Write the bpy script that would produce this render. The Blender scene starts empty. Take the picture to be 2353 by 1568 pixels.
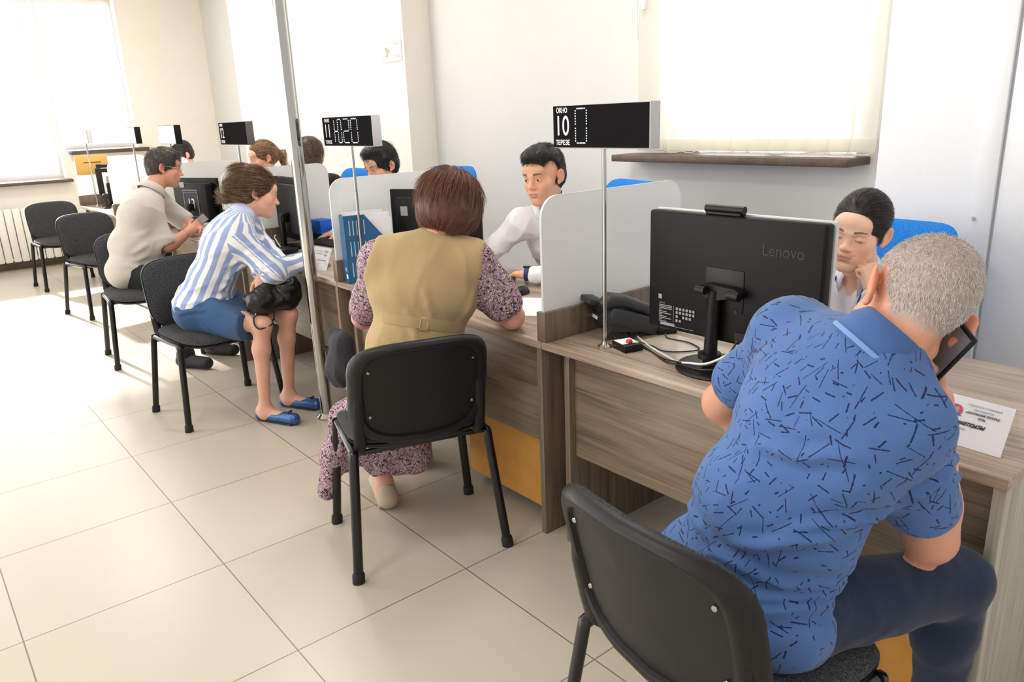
import bpy, bmesh, math, random
import numpy as np
from mathutils import Vector, Matrix, Euler

random.seed(7)
rng = np.random.default_rng(11)
SCN = bpy.context.scene
COL = SCN.collection
R = math.radians
PI = math.pi

# ------------------------------------------------------------------ camera
CAMLOC = Vector((-0.678673, -3.142357, 1.501453))
YAW, PITCH, ROLL, FPX = R(50.91213), R(16.601506), R(-2.277886), 1740.99
_fw = Vector((math.cos(PITCH)*math.cos(YAW), math.cos(PITCH)*math.sin(YAW), -math.sin(PITCH)))
_r = _fw.cross(Vector((0, 0, 1))).normalized()
_u = _r.cross(_fw)
_r2 = _r*math.cos(ROLL) + _u*math.sin(ROLL)
_u2 = _u*math.cos(ROLL) - _r*math.sin(ROLL)
cam = bpy.data.cameras.new('camera')
camo = bpy.data.objects.new('camera', cam)
COL.objects.link(camo)
camo.matrix_world = Matrix(((_r2.x, _u2.x, -_fw.x, CAMLOC.x), (_r2.y, _u2.y, -_fw.y, CAMLOC.y), (_r2.z, _u2.z, -_fw.z, CAMLOC.z), (0, 0, 0, 1)))
cam.sensor_width = 36
cam.lens = FPX*36/2353
cam.clip_start = 0.05
SCN.camera = camo
vs = SCN.view_settings
SCN.display_settings.display_device = 'sRGB'
vs.view_transform = 'Standard'
vs.look = 'None'
vs.gamma = 1
vs.use_curve_mapping = False
SCN.cycles.use_denoising = True
SCN.cycles.max_bounces = 8
SCN.cycles.sample_clamp_indirect = 6.0

# ------------------------------------------------------------------ materials
def srgb(r, g, b):
    f = lambda c: (c/255/12.92) if c/255 <= 0.04045 else ((c/255+0.055)/1.055)**2.4
    return (f(r), f(g), f(b), 1)

class NT:
    def __init__(self, name):
        self.m = bpy.data.materials.new(name)
        self.m.use_nodes = True
        self.n = self.m.node_tree.nodes
        self.l = self.m.node_tree.links
        self.bs = self.n['Principled BSDF']
    def new(self, t, **kw):
        nd = self.n.new(t)
        for k, v in kw.items():
            if k.startswith('i_'):
                nd.inputs[int(k[2:])].default_value = v
            else:
                setattr(nd, k, v)
        return nd
    def link(self, a, ao, b, bi):
        self.l.new(a.outputs[ao], b.inputs[bi])
    def set(self, **kw):
        for k, v in kw.items():
            self.bs.inputs[k.replace('_', ' ')].default_value = v
    def coords(self, kind='Object', scale=(1, 1, 1), rot=(0, 0, 0)):
        tc = self.new('ShaderNodeTexCoord')
        mp = self.new('ShaderNodeMapping')
        mp.inputs['Scale'].default_value = scale
        mp.inputs['Rotation'].default_value = rot
        self.link(tc, kind, mp, 0)
        return mp
    def ramp(self, stops, interp='LINEAR'):
        r = self.new('ShaderNodeValToRGB')
        r.color_ramp.interpolation = interp
        els = r.color_ramp.elements
        while len(els) < len(stops):
            els.new(0.5)
        for e, (p, c) in zip(els, stops):
            e.position = p
            e.color = c
        return r
    def bump(self, src, so, strength, dist=0.002):
        b = self.new('ShaderNodeBump')
        b.inputs['Strength'].default_value = strength
        b.inputs['Distance'].default_value = dist
        self.link(src, so, b, 'Height')
        self.link(b, 0, self.bs, 'Normal')
        return b

def plain(name, col, rough=0.5, metal=0.0, spec=0.5, noise=0.0, nscale=40, bump=0.0, **kw):
    t = NT(name)
    t.set(Roughness=rough, Metallic=metal)
    t.bs.inputs['Specular IOR Level'].default_value = spec
    mp = t.coords()
    nz = t.new('ShaderNodeTexNoise')
    nz.inputs['Scale'].default_value = nscale
    nz.inputs['Detail'].default_value = 3
    t.link(mp, 0, nz, 0)
    a = tuple(max(0, c*(1-noise)) for c in col[:3])+(1,)
    b = tuple(min(1, c*(1+noise)) for c in col[:3])+(1,)
    rp = t.ramp([(0.3, a), (0.7, b)])
    t.link(nz, 'Fac', rp, 0)
    t.link(rp, 0, t.bs, 'Base Color')
    if bump:
        t.bump(nz, 'Fac', bump)
    for k, v in kw.items():
        t.bs.inputs[k.replace('_', ' ')].default_value = v
    return t.m

def wood(name, dark, light, scale=(14, 1.2, 14), rough=0.32):
    t = NT(name)
    t.set(Roughness=rough)
    mp = t.coords(scale=scale)
    n1 = t.new('ShaderNodeTexNoise')
    n1.inputs['Scale'].default_value = 1.6
    n1.inputs['Detail'].default_value = 5
    n1.inputs['Distortion'].default_value = 0.9
    t.link(mp, 0, n1, 0)
    mp2 = t.coords(scale=tuple(s*7 if s > 3 else s*1.5 for s in scale))
    n2 = t.new('ShaderNodeTexNoise')
    n2.inputs['Scale'].default_value = 1.5
    n2.inputs['Detail'].default_value = 4
    t.link(mp2, 0, n2, 0)
    mx = t.new('ShaderNodeMath', operation='MULTIPLY_ADD')
    mx.inputs[1].default_value = 0.45
    t.link(n2, 'Fac', mx, 0)
    sc = t.new('ShaderNodeMath', operation='MULTIPLY')
    sc.inputs[1].default_value = 0.6
    t.link(n1, 'Fac', sc, 0)
    t.link(sc, 0, mx, 2)
    mid = tuple((a+b)/2 for a, b in zip(dark, light))
    rp = t.ramp([(0.36, dark), (0.5, mid), (0.66, light)])
    t.link(mx, 0, rp, 0)
    t.link(rp, 0, t.bs, 'Base Color')
    t.bump(n2, 'Fac', 0.08, 0.001)
    return t.m

def emis(name, col, strength):
    t = NT(name)
    t.set(Base_Color=(0.02, 0.02, 0.02, 1))
    t.bs.inputs['Emission Color'].default_value = col
    t.bs.inputs['Emission Strength'].default_value = strength
    return t.m

def weave(name, c1, c2, scale=420, rough=0.9):
    t = NT(name)
    t.set(Roughness=rough)
    t.bs.inputs['Specular IOR Level'].default_value = 0.2
    mp = t.coords()
    v = t.new('ShaderNodeTexVoronoi')
    v.inputs['Scale'].default_value = scale
    t.link(mp, 0, v, 0)
    n = t.new('ShaderNodeTexNoise')
    n.inputs['Scale'].default_value = scale*0.5
    t.link(mp, 0, n, 0)
    rp = t.ramp([(0.35, c1), (0.68, c2)])
    t.link(n, 'Fac', rp, 0)
    t.link(rp, 0, t.bs, 'Base Color')
    t.bump(v, 'Distance', 0.5, 0.001)
    return t.m

M = {}
M['wall'] = plain('wall_paint', srgb(222, 221, 219), 0.75, noise=0.012, nscale=6, bump=0.02)
M['wall_cream'] = plain('cream_wall_paint', srgb(246, 241, 230), 0.75, noise=0.012, nscale=6)
M['white'] = plain('white_lacquer', srgb(236, 238, 242), 0.35, noise=0.01)
M['ceil'] = plain('ceiling_paint', srgb(240, 240, 238), 0.9)
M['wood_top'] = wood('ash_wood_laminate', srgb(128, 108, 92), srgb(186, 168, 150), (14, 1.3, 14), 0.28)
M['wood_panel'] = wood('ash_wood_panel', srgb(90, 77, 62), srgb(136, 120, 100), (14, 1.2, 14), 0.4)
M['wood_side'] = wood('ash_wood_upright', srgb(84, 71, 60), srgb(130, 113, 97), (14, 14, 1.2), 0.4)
M['wood_end'] = wood('pale_wood_end', srgb(142, 136, 122), srgb(180, 174, 160), (14, 14, 1.5), 0.45)
M['wood_dark'] = wood('brown_sill_wood', srgb(70, 54, 44), srgb(98, 78, 66), (1.5, 10, 10), 0.45)
M['orange'] = plain('orange_fibreboard', srgb(196, 138, 58), 0.6, noise=0.08, nscale=14)
M['chrome'] = plain('chrome', srgb(176, 174, 170), 0.10, 1.0)
M['steel_black'] = plain('black_enamel', srgb(13, 13, 14), 0.22)
M['plastic_black'] = plain('black_plastic', srgb(18, 18, 19), 0.42, spec=.3, noise=0.1, nscale=300, bump=0.06)
M['plastic_matte'] = plain('matte_black_plastic', srgb(13, 13, 14), 0.5, spec=.22, noise=0.06, nscale=300)
M['gap_black'] = plain('dark_recess', srgb(12, 12, 12), 0.7)
M['phone_grey'] = plain('charcoal_plastic', srgb(48, 51, 54), 0.45, noise=0.05, nscale=200)
M['chair_shell'] = plain('chair_shell_plastic', srgb(24, 24, 25), 0.42, spec=.3, noise=0.1, nscale=500, bump=0.12)
M['chair_fabric'] = weave('grey_chair_fabric', srgb(44, 45, 47), srgb(78, 79, 81), 420)
M['blue_fabric'] = weave('blue_chair_fabric', srgb(28, 108, 196), srgb(52, 140, 226), 500)
M['rubber'] = plain('rubber', srgb(22, 22, 22), 0.7)
M['paper'] = plain('paper', srgb(240, 240, 243), 0.7, noise=0.01)
M['ink'] = plain('ink', srgb(40, 40, 46), 0.7)
M['ink_grey'] = plain('grey_ink', srgb(150, 150, 156), 0.7)
M['sign_face'] = plain('sign_black_acrylic', srgb(30, 30, 31), 0.5, spec=0)
M['sign_gloss'] = plain('sign_glossy_acrylic', srgb(30, 30, 30), 0.08)
M['case_dark'] = plain('sign_case_dark', srgb(96, 92, 90), 0.5)
M['sign_case'] = plain('sign_case_grey', srgb(196, 197, 198), 0.4)
M['white_ink'] = plain('white_lettering', srgb(235, 235, 235), 0.5)
M['print'] = plain('pale_print', srgb(150, 152, 154), 0.6)
M['led'] = emis('led_white', (0.86, 0.88, 1.0, 1), 2.2)
M['red'] = plain('red_button', srgb(214, 40, 52), 0.35)
M['cable_black'] = plain('cable_black', srgb(22, 22, 23), 0.45)
M['cable_white'] = plain('cable_white', srgb(222, 222, 220), 0.45)
M['file_blue'] = plain('blue_steel', srgb(36, 92, 138), 0.3)
M['slot'] = plain('slot_pale', srgb(176, 200, 220), 0.6)
M['blue_plastic'] = plain('blue_plastic', srgb(18, 96, 214), 0.4)
M['rad'] = plain('radiator_enamel', srgb(240, 238, 230), 0.35)
M['logo_red'] = plain('logo_red', srgb(206, 62, 96), 0.6)
M['logo_blue'] = plain('logo_blue', srgb(44, 122, 202), 0.6)
M['tan'] = plain('tan_cardboard', srgb(222, 178, 98), 0.8, noise=0.04, nscale=10)
M['screen_dark'] = plain('dark_screen', srgb(10, 10, 12), 0.12)
M['leather'] = plain('black_leather', srgb(16, 16, 17), 0.32, noise=0.2, nscale=60, bump=0.25)
M['denimbag'] = plain('dark_bag_cloth', srgb(34, 34, 40), 0.8, noise=0.15, nscale=80)

# floor tiles: 0.62 m, thin dark joints
t = NT('floor_tile')
mp = t.coords()
br = t.new('ShaderNodeTexBrick', offset=0.0, squash=1.0)
br.inputs['Color1'].default_value = srgb(197, 188, 173)
br.inputs['Color2'].default_value = srgb(193, 184, 169)
br.inputs['Mortar'].default_value = srgb(118, 108, 94)
br.inputs['Scale'].default_value = 1.0
br.inputs['Mortar Size'].default_value = 0.0022
br.inputs['Mortar Smooth'].default_value = 0.1
br.inputs['Brick Width'].default_value = 0.62
br.inputs['Row Height'].default_value = 0.62
t.link(mp, 0, br, 'Vector')
sp = t.new('ShaderNodeTexNoise')
sp.inputs['Scale'].default_value = 220
sp.inputs['Detail'].default_value = 2
t.link(mp, 0, sp, 0)
mxc = t.new('ShaderNodeMixRGB', blend_type='MULTIPLY')
mxc.inputs[0].default_value = 0.16
t.link(br, 'Color', mxc, 1)
t.link(sp, 'Color', mxc, 2)
t.link(mxc, 0, t.bs, 'Base Color')
t.set(Roughness=0.3)
t.bs.inputs['Specular IOR Level'].default_value = 0.6
t.bump(br, 'Fac', -0.15, 0.002)
M['floor'] = t.m

# frosted glass: white, lets light through softly
t = NT('frosted_glass')
out = t.n['Material Output']
df = t.new('ShaderNodeBsdfDiffuse'); df.inputs['Color'].default_value = srgb(252, 255, 254)
tl = t.new('ShaderNodeBsdfTranslucent'); tl.inputs['Color'].default_value = srgb(254, 255, 255)
gl = t.new('ShaderNodeBsdfGlossy'); gl.inputs['Roughness'].default_value = 0.25
m1 = t.new('ShaderNodeMixShader'); m1.inputs[0].default_value = 0.35
m2 = t.new('ShaderNodeMixShader')
fr = t.new('ShaderNodeFresnel'); fr.inputs[0].default_value = 1.4
t.link(df, 0, m1, 1); t.link(tl, 0, m1, 2)
t.link(fr, 0, m2, 0); t.link(m1, 0, m2, 1); t.link(gl, 0, m2, 2)
t.link(m2, 0, out, 0)
M['frost'] = t.m

# vertical blind cloth
t = NT('blind_cloth')
out = t.n['Material Output']
df = t.new('ShaderNodeBsdfDiffuse'); df.inputs['Color'].default_value = srgb(240, 238, 228)
tl = t.new('ShaderNodeBsdfTranslucent'); tl.inputs['Color'].default_value = srgb(248, 246, 238)
m1 = t.new('ShaderNodeMixShader'); m1.inputs[0].default_value = 0.6
t.link(df, 0, m1, 1); t.link(tl, 0, m1, 2); t.link(m1, 0, out, 0)
M['blind'] = t.m

# clear window pane / acrylic
t = NT('window_glass')
out = t.n['Material Output']
tr = t.new('ShaderNodeBsdfTransparent'); tr.inputs['Color'].default_value = (0.99, 0.99, 0.995, 1)
gl = t.new('ShaderNodeBsdfGlossy'); gl.inputs['Roughness'].default_value = 0.02
lw = t.new('ShaderNodeLayerWeight'); lw.inputs[0].default_value = 0.2
fr = t.new('ShaderNodeMath', operation='MULTIPLY'); fr.inputs[1].default_value = 0.35
t.link(lw, 'Facing', fr, 0)
m1 = t.new('ShaderNodeMixShader')
t.link(fr, 0, m1, 0); t.link(tr, 0, m1, 1); t.link(gl, 0, m1, 2); t.link(m1, 0, out, 0)
M['pane'] = t.m

# ------------------------------------------------------------------ mesh helpers
class MB:
    """collects shapes, then links them as ONE mesh object"""
    def __init__(self):
        self.bm = bmesh.new()
    def _xf(self, vs, mat):
        if mat is not None:
            bmesh.ops.transform(self.bm, matrix=mat, verts=vs)
    def box(self, x0, x1, y0, y1, z0, z1, bev=0.0, mat=None, seg=2):
        c = [(x0, y0, z0), (x1, y0, z0), (x1, y1, z0), (x0, y1, z0), (x0, y0, z1), (x1, y0, z1), (x1, y1, z1), (x0, y1, z1)]
        v = [self.bm.verts.new(p) for p in c]
        fs = [(0, 3, 2, 1), (4, 5, 6, 7), (0, 1, 5, 4), (1, 2, 6, 5), (2, 3, 7, 6), (3, 0, 4, 7)]
        f = [self.bm.faces.new([v[i] for i in q]) for q in fs]
        if bev > 0:
            es = list({e for q in f for e in q.edges})
            r = bmesh.ops.bevel(self.bm, geom=es, offset=bev, segments=seg, profile=0.5, affect='EDGES')
            v = list({w for q in r['faces'] for w in q.verts} | {w for w in v if w.is_valid})
        self._xf(v, mat)
        return self
    def prism(self, pts, h0, h1, axis='z', mat=None):
        """closed polygon pts (a,b) extruded along axis"""
        def P(a, b, h):
            return {'z': (a, b, h), 'x': (h, a, b), 'y': (a, h, b)}[axis]
        lo = [self.bm.verts.new(P(a, b, h0)) for a, b in pts]
        hi = [self.bm.verts.new(P(a, b, h1)) for a, b in pts]
        n = len(pts)
        self.bm.faces.new(lo[::-1]); self.bm.faces.new(hi)
        for i in range(n):
            self.bm.faces.new([lo[i], lo[(i+1) % n], hi[(i+1) % n], hi[i]])
        self._xf(lo+hi, mat)
        return self
    def tube(self, pts, r, n=10, cap=True, sx=1.0, mat=None, up=None):
        """tube along a polyline; r a number or one per point; sx squashes the section sideways"""
        pts = [Vector(p) for p in pts]
        rs = [r]*len(pts) if not hasattr(r, '__len__') else r
        rings = []
        prev = None
        for i, p in enumerate(pts):
            d = (pts[min(i+1, len(pts)-1)]-pts[max(i-1, 0)]).normalized()
            if prev is None:
                a = Vector(up) if up else (Vector((0, 0, 1)) if abs(d.z) < 0.9 else Vector((1, 0, 0)))
            else:
                a = prev
            s = d.cross(a).normalized()
            a = s.cross(d).normalized()
            prev = a
            rings.append([self.bm.verts.new(p+(s*math.cos(2*PI*k/n)*sx+a*math.sin(2*PI*k/n))*rs[i]) for k in range(n)])
        for i in range(len(rings)-1):
            for k in range(n):
                self.bm.faces.new([rings[i][k], rings[i][(k+1) % n], rings[i+1][(k+1) % n], rings[i+1][k]])
        if cap:
            self.bm.faces.new(rings[0][::-1]); self.bm.faces.new(rings[-1])
        self._xf([v for q in rings for v in q], mat)
        return self
    def lathe(self, prof, n=28, c=(0, 0, 0), mat=None):
        """profile of (radius, z)"""
        rings = []
        for r, z in prof:
            if r < 1e-6:
                rings.append([self.bm.verts.new((c[0], c[1], c[2]+z))])
            else:
                rings.append([self.bm.verts.new((c[0]+r*math.cos(2*PI*k/n), c[1]+r*math.sin(2*PI*k/n), c[2]+z)) for k in range(n)])
        for a, b in zip(rings, rings[1:]):
            for k in range(n):
                q = [a[k % len(a)], a[(k+1) % len(a)], b[(k+1) % len(b)], b[k % len(b)]]
                q = list(dict.fromkeys(q))
                if len(q) > 2:
                    self.bm.faces.new(q)
        self._xf([v for q in rings for v in q], mat)
        return self
    def quad(self, *p):
        self.bm.faces.new([self.bm.verts.new(q) for q in p])
        return self
    def build(self, name, mat, parent=None, smooth=True, loc=None, rot=None, angle=35):
        bmesh.ops.recalc_face_normals(self.bm, faces=self.bm.faces)
        me = bpy.data.meshes.new(name)
        self.bm.to_mesh(me)
        self.bm.free()
        return link_mesh(name, me, mat, parent, smooth, loc, rot, angle)

def link_mesh(name, me, mat, parent=None, smooth=True, loc=None, rot=None, angle=35):
    o = bpy.data.objects.new(name, me)
    COL.objects.link(o)
    if mat is not None:
        me.materials.append(M[mat] if isinstance(mat, str) else mat)
    if smooth:
        me.polygons.foreach_set('use_smooth', [True]*len(me.polygons))
        if angle and angle < 180:
            me.set_sharp_from_angle(angle=R(angle))
    if parent is not None:
        o.parent = parent
    if loc is not None:
        o.location = loc
    if rot is not None:
        o.rotation_euler = rot
    return o

def thing(name, label, cat, loc=(0, 0, 0), rotz=0, group=None):
    o = bpy.data.objects.new(name, None)
    COL.objects.link(o)
    o.empty_display_size = 0.1
    o.location = loc
    o.rotation_euler = (0, 0, rotz)
    tag(o, label, cat, group)
    return o

def tag(o, label, cat, group=None):
    o['label'] = label
    o['category'] = cat
    if group:
        o['group'] = group
    return o

def struct(o):
    o['kind'] = 'structure'
    return o

def copy_tree(o, parent=None):
    c = o.copy()
    COL.objects.link(c)
    if parent is not None:
        c.parent = parent
    for ch in list(o.children):
        copy_tree(ch, c)
    return c

def text(name, s, size, mat, parent, loc, rot, sx=1.0, shear=0.0, bold=0.0, ext=0.0003, align='CENTER'):
    cu = bpy.data.curves.new('txt', 'FONT')
    cu.body = s
    cu.size = size
    cu.align_x = align
    cu.align_y = 'CENTER'
    cu.shear = shear
    cu.offset = bold
    cu.extrude = ext
    cu.resolution_u = 4
    tmp = bpy.data.objects.new('txt', cu)
    COL.objects.link(tmp)
    dg = bpy.context.evaluated_depsgraph_get()
    dg.update()
    me = bpy.data.meshes.new_from_object(tmp.evaluated_get(dg))
    bpy.data.objects.remove(tmp)
    me.name = name
    me.materials.clear()
    o = link_mesh(name, me, mat, parent, False, loc, rot)
    o.scale = (sx, 1, 1)
    return o

ROT_NX = (R(90), 0, R(-90))       # text facing -X, reading towards -Y
# ================================================================== SETTING
XW, YL, HC = 2.95, 7.3, 3.3
struct(MB().box(-6, 4.2, -6, 9, -0.05, 0).build('floor', 'floor', smooth=False))
struct(MB().box(-3.2, 3.1, -5.2, 7.5, HC, HC+0.08).build('ceiling', 'ceil', smooth=False))
# back wall with the opening of window_2 (y -1.33..-0.2, z 1.27..2.95)
b = MB()
b.box(XW, XW+.3, -0.2, YL, 0, HC)
b.box(XW, XW+.3, -3.6, -1.33, 0, HC)
b.box(XW, XW+.3, -1.33, -0.2, 0, 1.24)
b.box(XW, XW+.3, -1.33, -0.2, 2.95, HC)
struct(b.build('wall_back', 'wall', smooth=False))
struct(MB().box(2.7, XW+.01, 2.2, 5.72, 0, HC).build('wall_pier', 'wall_cream', smooth=False))
# left wall with two window openings
b = MB()
b.box(-4.5, 1.1, YL, YL+.3, 0, 0.95)
b.box(1.1, 1.25, YL, YL+.3, 0, 1.27)
b.box(1.25, 1.95, YL, YL+.3, 0, 1.27)
b.box(1.95, XW+.3, YL, YL+.3, 0, HC)
b.box(-4.5, 1.1, YL, YL+.3, 3.0, HC)
b.box(1.1, 1.95, YL, YL+.3, 3.0, HC)
struct(b.build('wall_left', 'wall_cream', smooth=False))
# right-hand white partition with a door post
b = MB()
b.box(2.45, 2.53, -5.2, -1.67, 0, HC)
b.box(2.53, XW, -1.75, -1.67, 0, HC)
struct(b.build('wall_right', 'white', smooth=False))
dr = MB().box(2.425, 2.45, -2.115, -2.047, 0, HC, .004).build('door_1', 'white', smooth=True)
struct(dr)
MB().box(2.435, 2.449, -2.98, -2.125, 0.02, 2.4, .003).build('door_leaf', 'white', dr)
MB().tube([(2.42, -2.058, 1.065), (2.424, -2.058, 1.075)], .006).build('latch', 'chrome', dr)
struct(MB().box(0.0, XW, YL-.02, YL-.001, 0, .095, .004).box(-4.5, 0.0, YL-.02, YL-.001, 0, .095, .004).build('baseboard_left', 'wood_panel'))
def window(name, axis, a0, a1, z0, z1, at, n):
    """frame bars and pane of a window set into a wall opening"""
    f = MB()
    def bar(p0, p1, q0, q1):
        if axis == 'y':
            f.box(p0, p1, at, at+.06, q0, q1, .004)
        else:
            f.box(at, at+.06, p0, p1, q0, q1, .004)
    bar(a0, a1, z0, z0+.06); bar(a0, a1, z1-.06, z1)
    for i in range(n+1):
        c = a0+(a1-a0)*i/n
        bar(max(a0, c-.03), min(a1, c+.03), z0+.06, z1-.06)
    o = struct(f.build(name, 'white'))
    g = MB()
    if axis == 'y':
        g.box(a0+.02, a1-.02, at+.025, at+.035, z0+.02, z1-.02)
    else:
        g.box(at+.025, at+.035, a0+.02, a1-.02, z0+.02, z1-.02)
    g.build('pane', 'pane', o, smooth=False)
    return o
w1 = window('window_1', 'y', -4.5, 1.1, .98, 3.0, YL+.18, 5)
MB().box(-4.5, 1.15, YL-.12, YL+.18, .945, .98, .006).build('windowsill', 'wood_dark', w1)
w3 = window('window_3', 'y', 1.12, 1.95, 1.30, 3.0, YL+.18, 1)
MB().box(1.18, 2.05, YL-.12, YL+.18, 1.25, 1.295, .006).build('windowsill', 'wood_dark', w3)
w2 = window('window_2', 'x', -1.33, -.2, 1.27, 2.95, XW+.2, 2)
MB().box(2.74, XW+.2, -1.40, .06, 1.213, 1.252, .006).build('windowsill', 'wood_dark', w2)

# vertical blind in front of window_2
bl = thing('vertical_blind', 'white vertical blind with weighted slats hanging in the window above the dark sill', 'blind', (2.87, -.75, 1.26))
MB().box(-.03, .03, -.72, .72, 1.72, 1.76, .004).build('headrail', 'white', bl)
for i in range(13):
    y = .655-i*.1085
    tw = (0.16+.05*math.sin(i*2.1))
    s = MB()
    w = .058
    pts = []
    for k in range(7):
        q = -w+2*w*k/6
        pts.append((.012*math.cos(q/w*1.3)+.006*math.sin(i+q*9), q))
    lo = [s.bm.verts.new((x, q, .012+.003*math.sin(i*1.7))) for x, q in pts]
    md = [s.bm.verts.new((x, q, .09)) for x, q in pts]
    hi = [s.bm.verts.new((x*.6, q, 1.72)) for x, q in pts]
    for k in range(6):
        s.bm.faces.new([lo[k], lo[k+1], md[k+1], md[k]])
        s.bm.faces.new([md[k], md[k+1], hi[k+1], hi[k]])
    so = s.build('slat', 'blind', bl, angle=180, loc=(0, y, 0), rot=(0, 0, tw))
    MB().box(-.004, .012, -.052, .052, .013, .075, .002).build('weight', 'blind', so)
MB().tube([(-.02, .7, 1.7), (-.03, .705, .9), (-.035, .69, .62), (-.03, .672, .9), (-.02, .68, 1.7)], .0022, 6).build('pull_cord', 'cable_white', bl)
MB().box(-.012, .012, -.012, .012, -.02, .06, .004).build('cord_weight', 'white', bl, loc=(-.02, .665, .80))
ch = MB()
for i in range(12):
    y = .6-i*.1085
    ch.tube([(-.012, y, .014), (-.016, y-.03, .004), (-.016, y-.075, .003), (-.012, y-.1085, .014)], .0016, 5)
ch.build('bottom_chain', 'cable_white', bl)

# radiator
rd = thing('radiator', 'white ribbed radiator under the windowsill at the far left', 'radiator', (-.2, YL-.16, .1))
for i in range(19):
    x = 1.27-i*.082
    MB().box(x-.037, x+.037, -.035, .035, .0, .60, .012).build('radiator_section', 'rad', rd)
MB().tube([(-.25, 0, .03), (1.31, 0, .03)], .014).tube([(-.25, 0, .57), (1.31, 0, .57)], .014).build('manifold', 'rad', rd)
for x in (-.085, 1.115):
    MB().box(x-.015, x+.015, .03, .158, .45, .5).build('wall_bracket', 'rad', rd)
    MB().box(x-.012, x+.012, -.02, .02, -.0995, .01).build('floor_foot', 'rad', rd)

# wall notice on the pier
nt = thing('wall_notice', 'small framed paper notice with a grey bird-like figure, high on the cream wall', 'notice', (2.695, 2.37, 2.02))
MB().box(-.002, .003, -.14, .14, -.078, .078).build('sheet', 'paper', nt, smooth=False)
b = MB()
for y0, y1, z0, z1 in ((-.135, .135, .071, .075), (-.135, .135, -.075, -.071), (-.135, -.131, -.075, .075), (.131, .135, -.075, .075)):
    b.box(-.0035, -.002, y0, y1, z0, z1)
b.build('border_line', plain('faded_red_print', srgb(222, 190, 180), .7), nt, smooth=False)
b = MB()
b.prism([(.11, .03), (.07, .035), (.03, .005), (.02, -.02), (.035, -.01), (.05, .0), (.07, -.05), (.085, -.02)], -.0035, -.002, 'x')
b.prism([(.12, -.02), (.105, -.035), (.075, -.035), (.07, -.05), (.075, -.03), (.10, -.03)], -.0035, -.002, 'x')
for z in (.055, .045, -.035, -.05):
    b.box(-.0035, -.002, -.115, -.03, z, z+.005)
b.build('printed_figure', plain('grey_print', srgb(178, 174, 158), .7), nt, smooth=False)

# tan box on the far wall
tb = thing('hanging_folder', 'flat tan folder with a slot hanging on the farthest frosted glass screen', 'folder', (1.155, 6.093, 1.165))
MB().box(-.155, .155, -.018, 0, -.10, .10, .003).build('body', 'tan', tb)
MB().box(-.08, .09, -.020, -.0175, .02, .03).build('slot', 'wood_dark', tb, smooth=False)

# chrome floor-to-ceiling pole
pl = thing('chrome_pole', 'thick chrome pole running from floor to ceiling beside the desk row', 'pole', (.915, .40, 0))
MB().lathe([(.031, 0), (.031, HC)], 32).build('shaft', 'chrome', pl)
MB().lathe([(.055, 0), (.055, .012), (.036, .03), (.031, .03)], 32).build('floor_flange', 'chrome', pl)

# added lamp panels on the ceiling, out of view, for soft top fill
for i, (x, y) in enumerate(((-1.0, -1.2), (1.7, -0.6), (-1.0, 2.0), (1.5, 2.6), (0.8, 5.2))):
    lt = thing('ceiling_fill_lamp', 'added square white fill lamp panel on the ceiling, out of view', 'lamp', (x, y, HC-.03), group='added ceiling fill lamps')
    MB().box(-.3, .3, -.3, .3, 0, .03, .004).build('housing', 'white', lt)
    la = bpy.data.lights.new('fill_lamp_light', 'AREA')
    la.shape = 'SQUARE'
    la.size = .55
    la.energy = 22
    la.color = (1, .97, .93)
    lo = bpy.data.objects.new('fill_lamp_light', la)
    COL.objects.link(lo)
    lo.parent = lt
    lo.location = (0, 0, -.01)

# ================================================================== DESKS
XF, ZD, MOD = .97, .75, 1.46
def desk(y1, y0, label, right_end=False):
    """one counter module from y1 (far) to y0 (near)"""
    d = thing('desk', label, 'desk', (XF, (y0+y1)/2, 0), group='counter desks in one row')
    h = (y1-y0)/2
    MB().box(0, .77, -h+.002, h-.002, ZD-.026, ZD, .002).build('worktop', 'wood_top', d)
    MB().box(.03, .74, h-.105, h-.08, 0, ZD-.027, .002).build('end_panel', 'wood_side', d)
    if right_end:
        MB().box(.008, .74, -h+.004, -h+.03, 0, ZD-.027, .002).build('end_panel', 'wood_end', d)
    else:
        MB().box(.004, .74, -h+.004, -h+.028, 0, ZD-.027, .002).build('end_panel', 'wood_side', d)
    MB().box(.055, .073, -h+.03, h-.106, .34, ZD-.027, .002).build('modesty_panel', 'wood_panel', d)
    return d
YD = [-2.70, -1.27, .24, 1.70, 3.17, 4.63, 6.10]
DL = ['ash wood counter desk nearest the camera, under the number 10 sign',
      'ash wood counter desk where the woman in the khaki vest leans',
      'ash wood counter desk behind the chrome pole, where the striped-shirt woman sits',
      'ash wood counter desk in front of the man in the pale grey shirt',
      'ash wood counter desk just beyond the man in the pale grey shirt',
      'ash wood counter desk farthest away, beside the radiator']
for i in range(6):
    desk(YD[i+1], YD[i], DL[i], i == 0)
SL = ['between the number 10 desk and the khaki vest woman', 'beside the blue magazine file', 'behind the striped-shirt woman', 'behind the man in the grey shirt',
      'second from the far end of the row', 'at the far end of the row, before the tan box']
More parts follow.
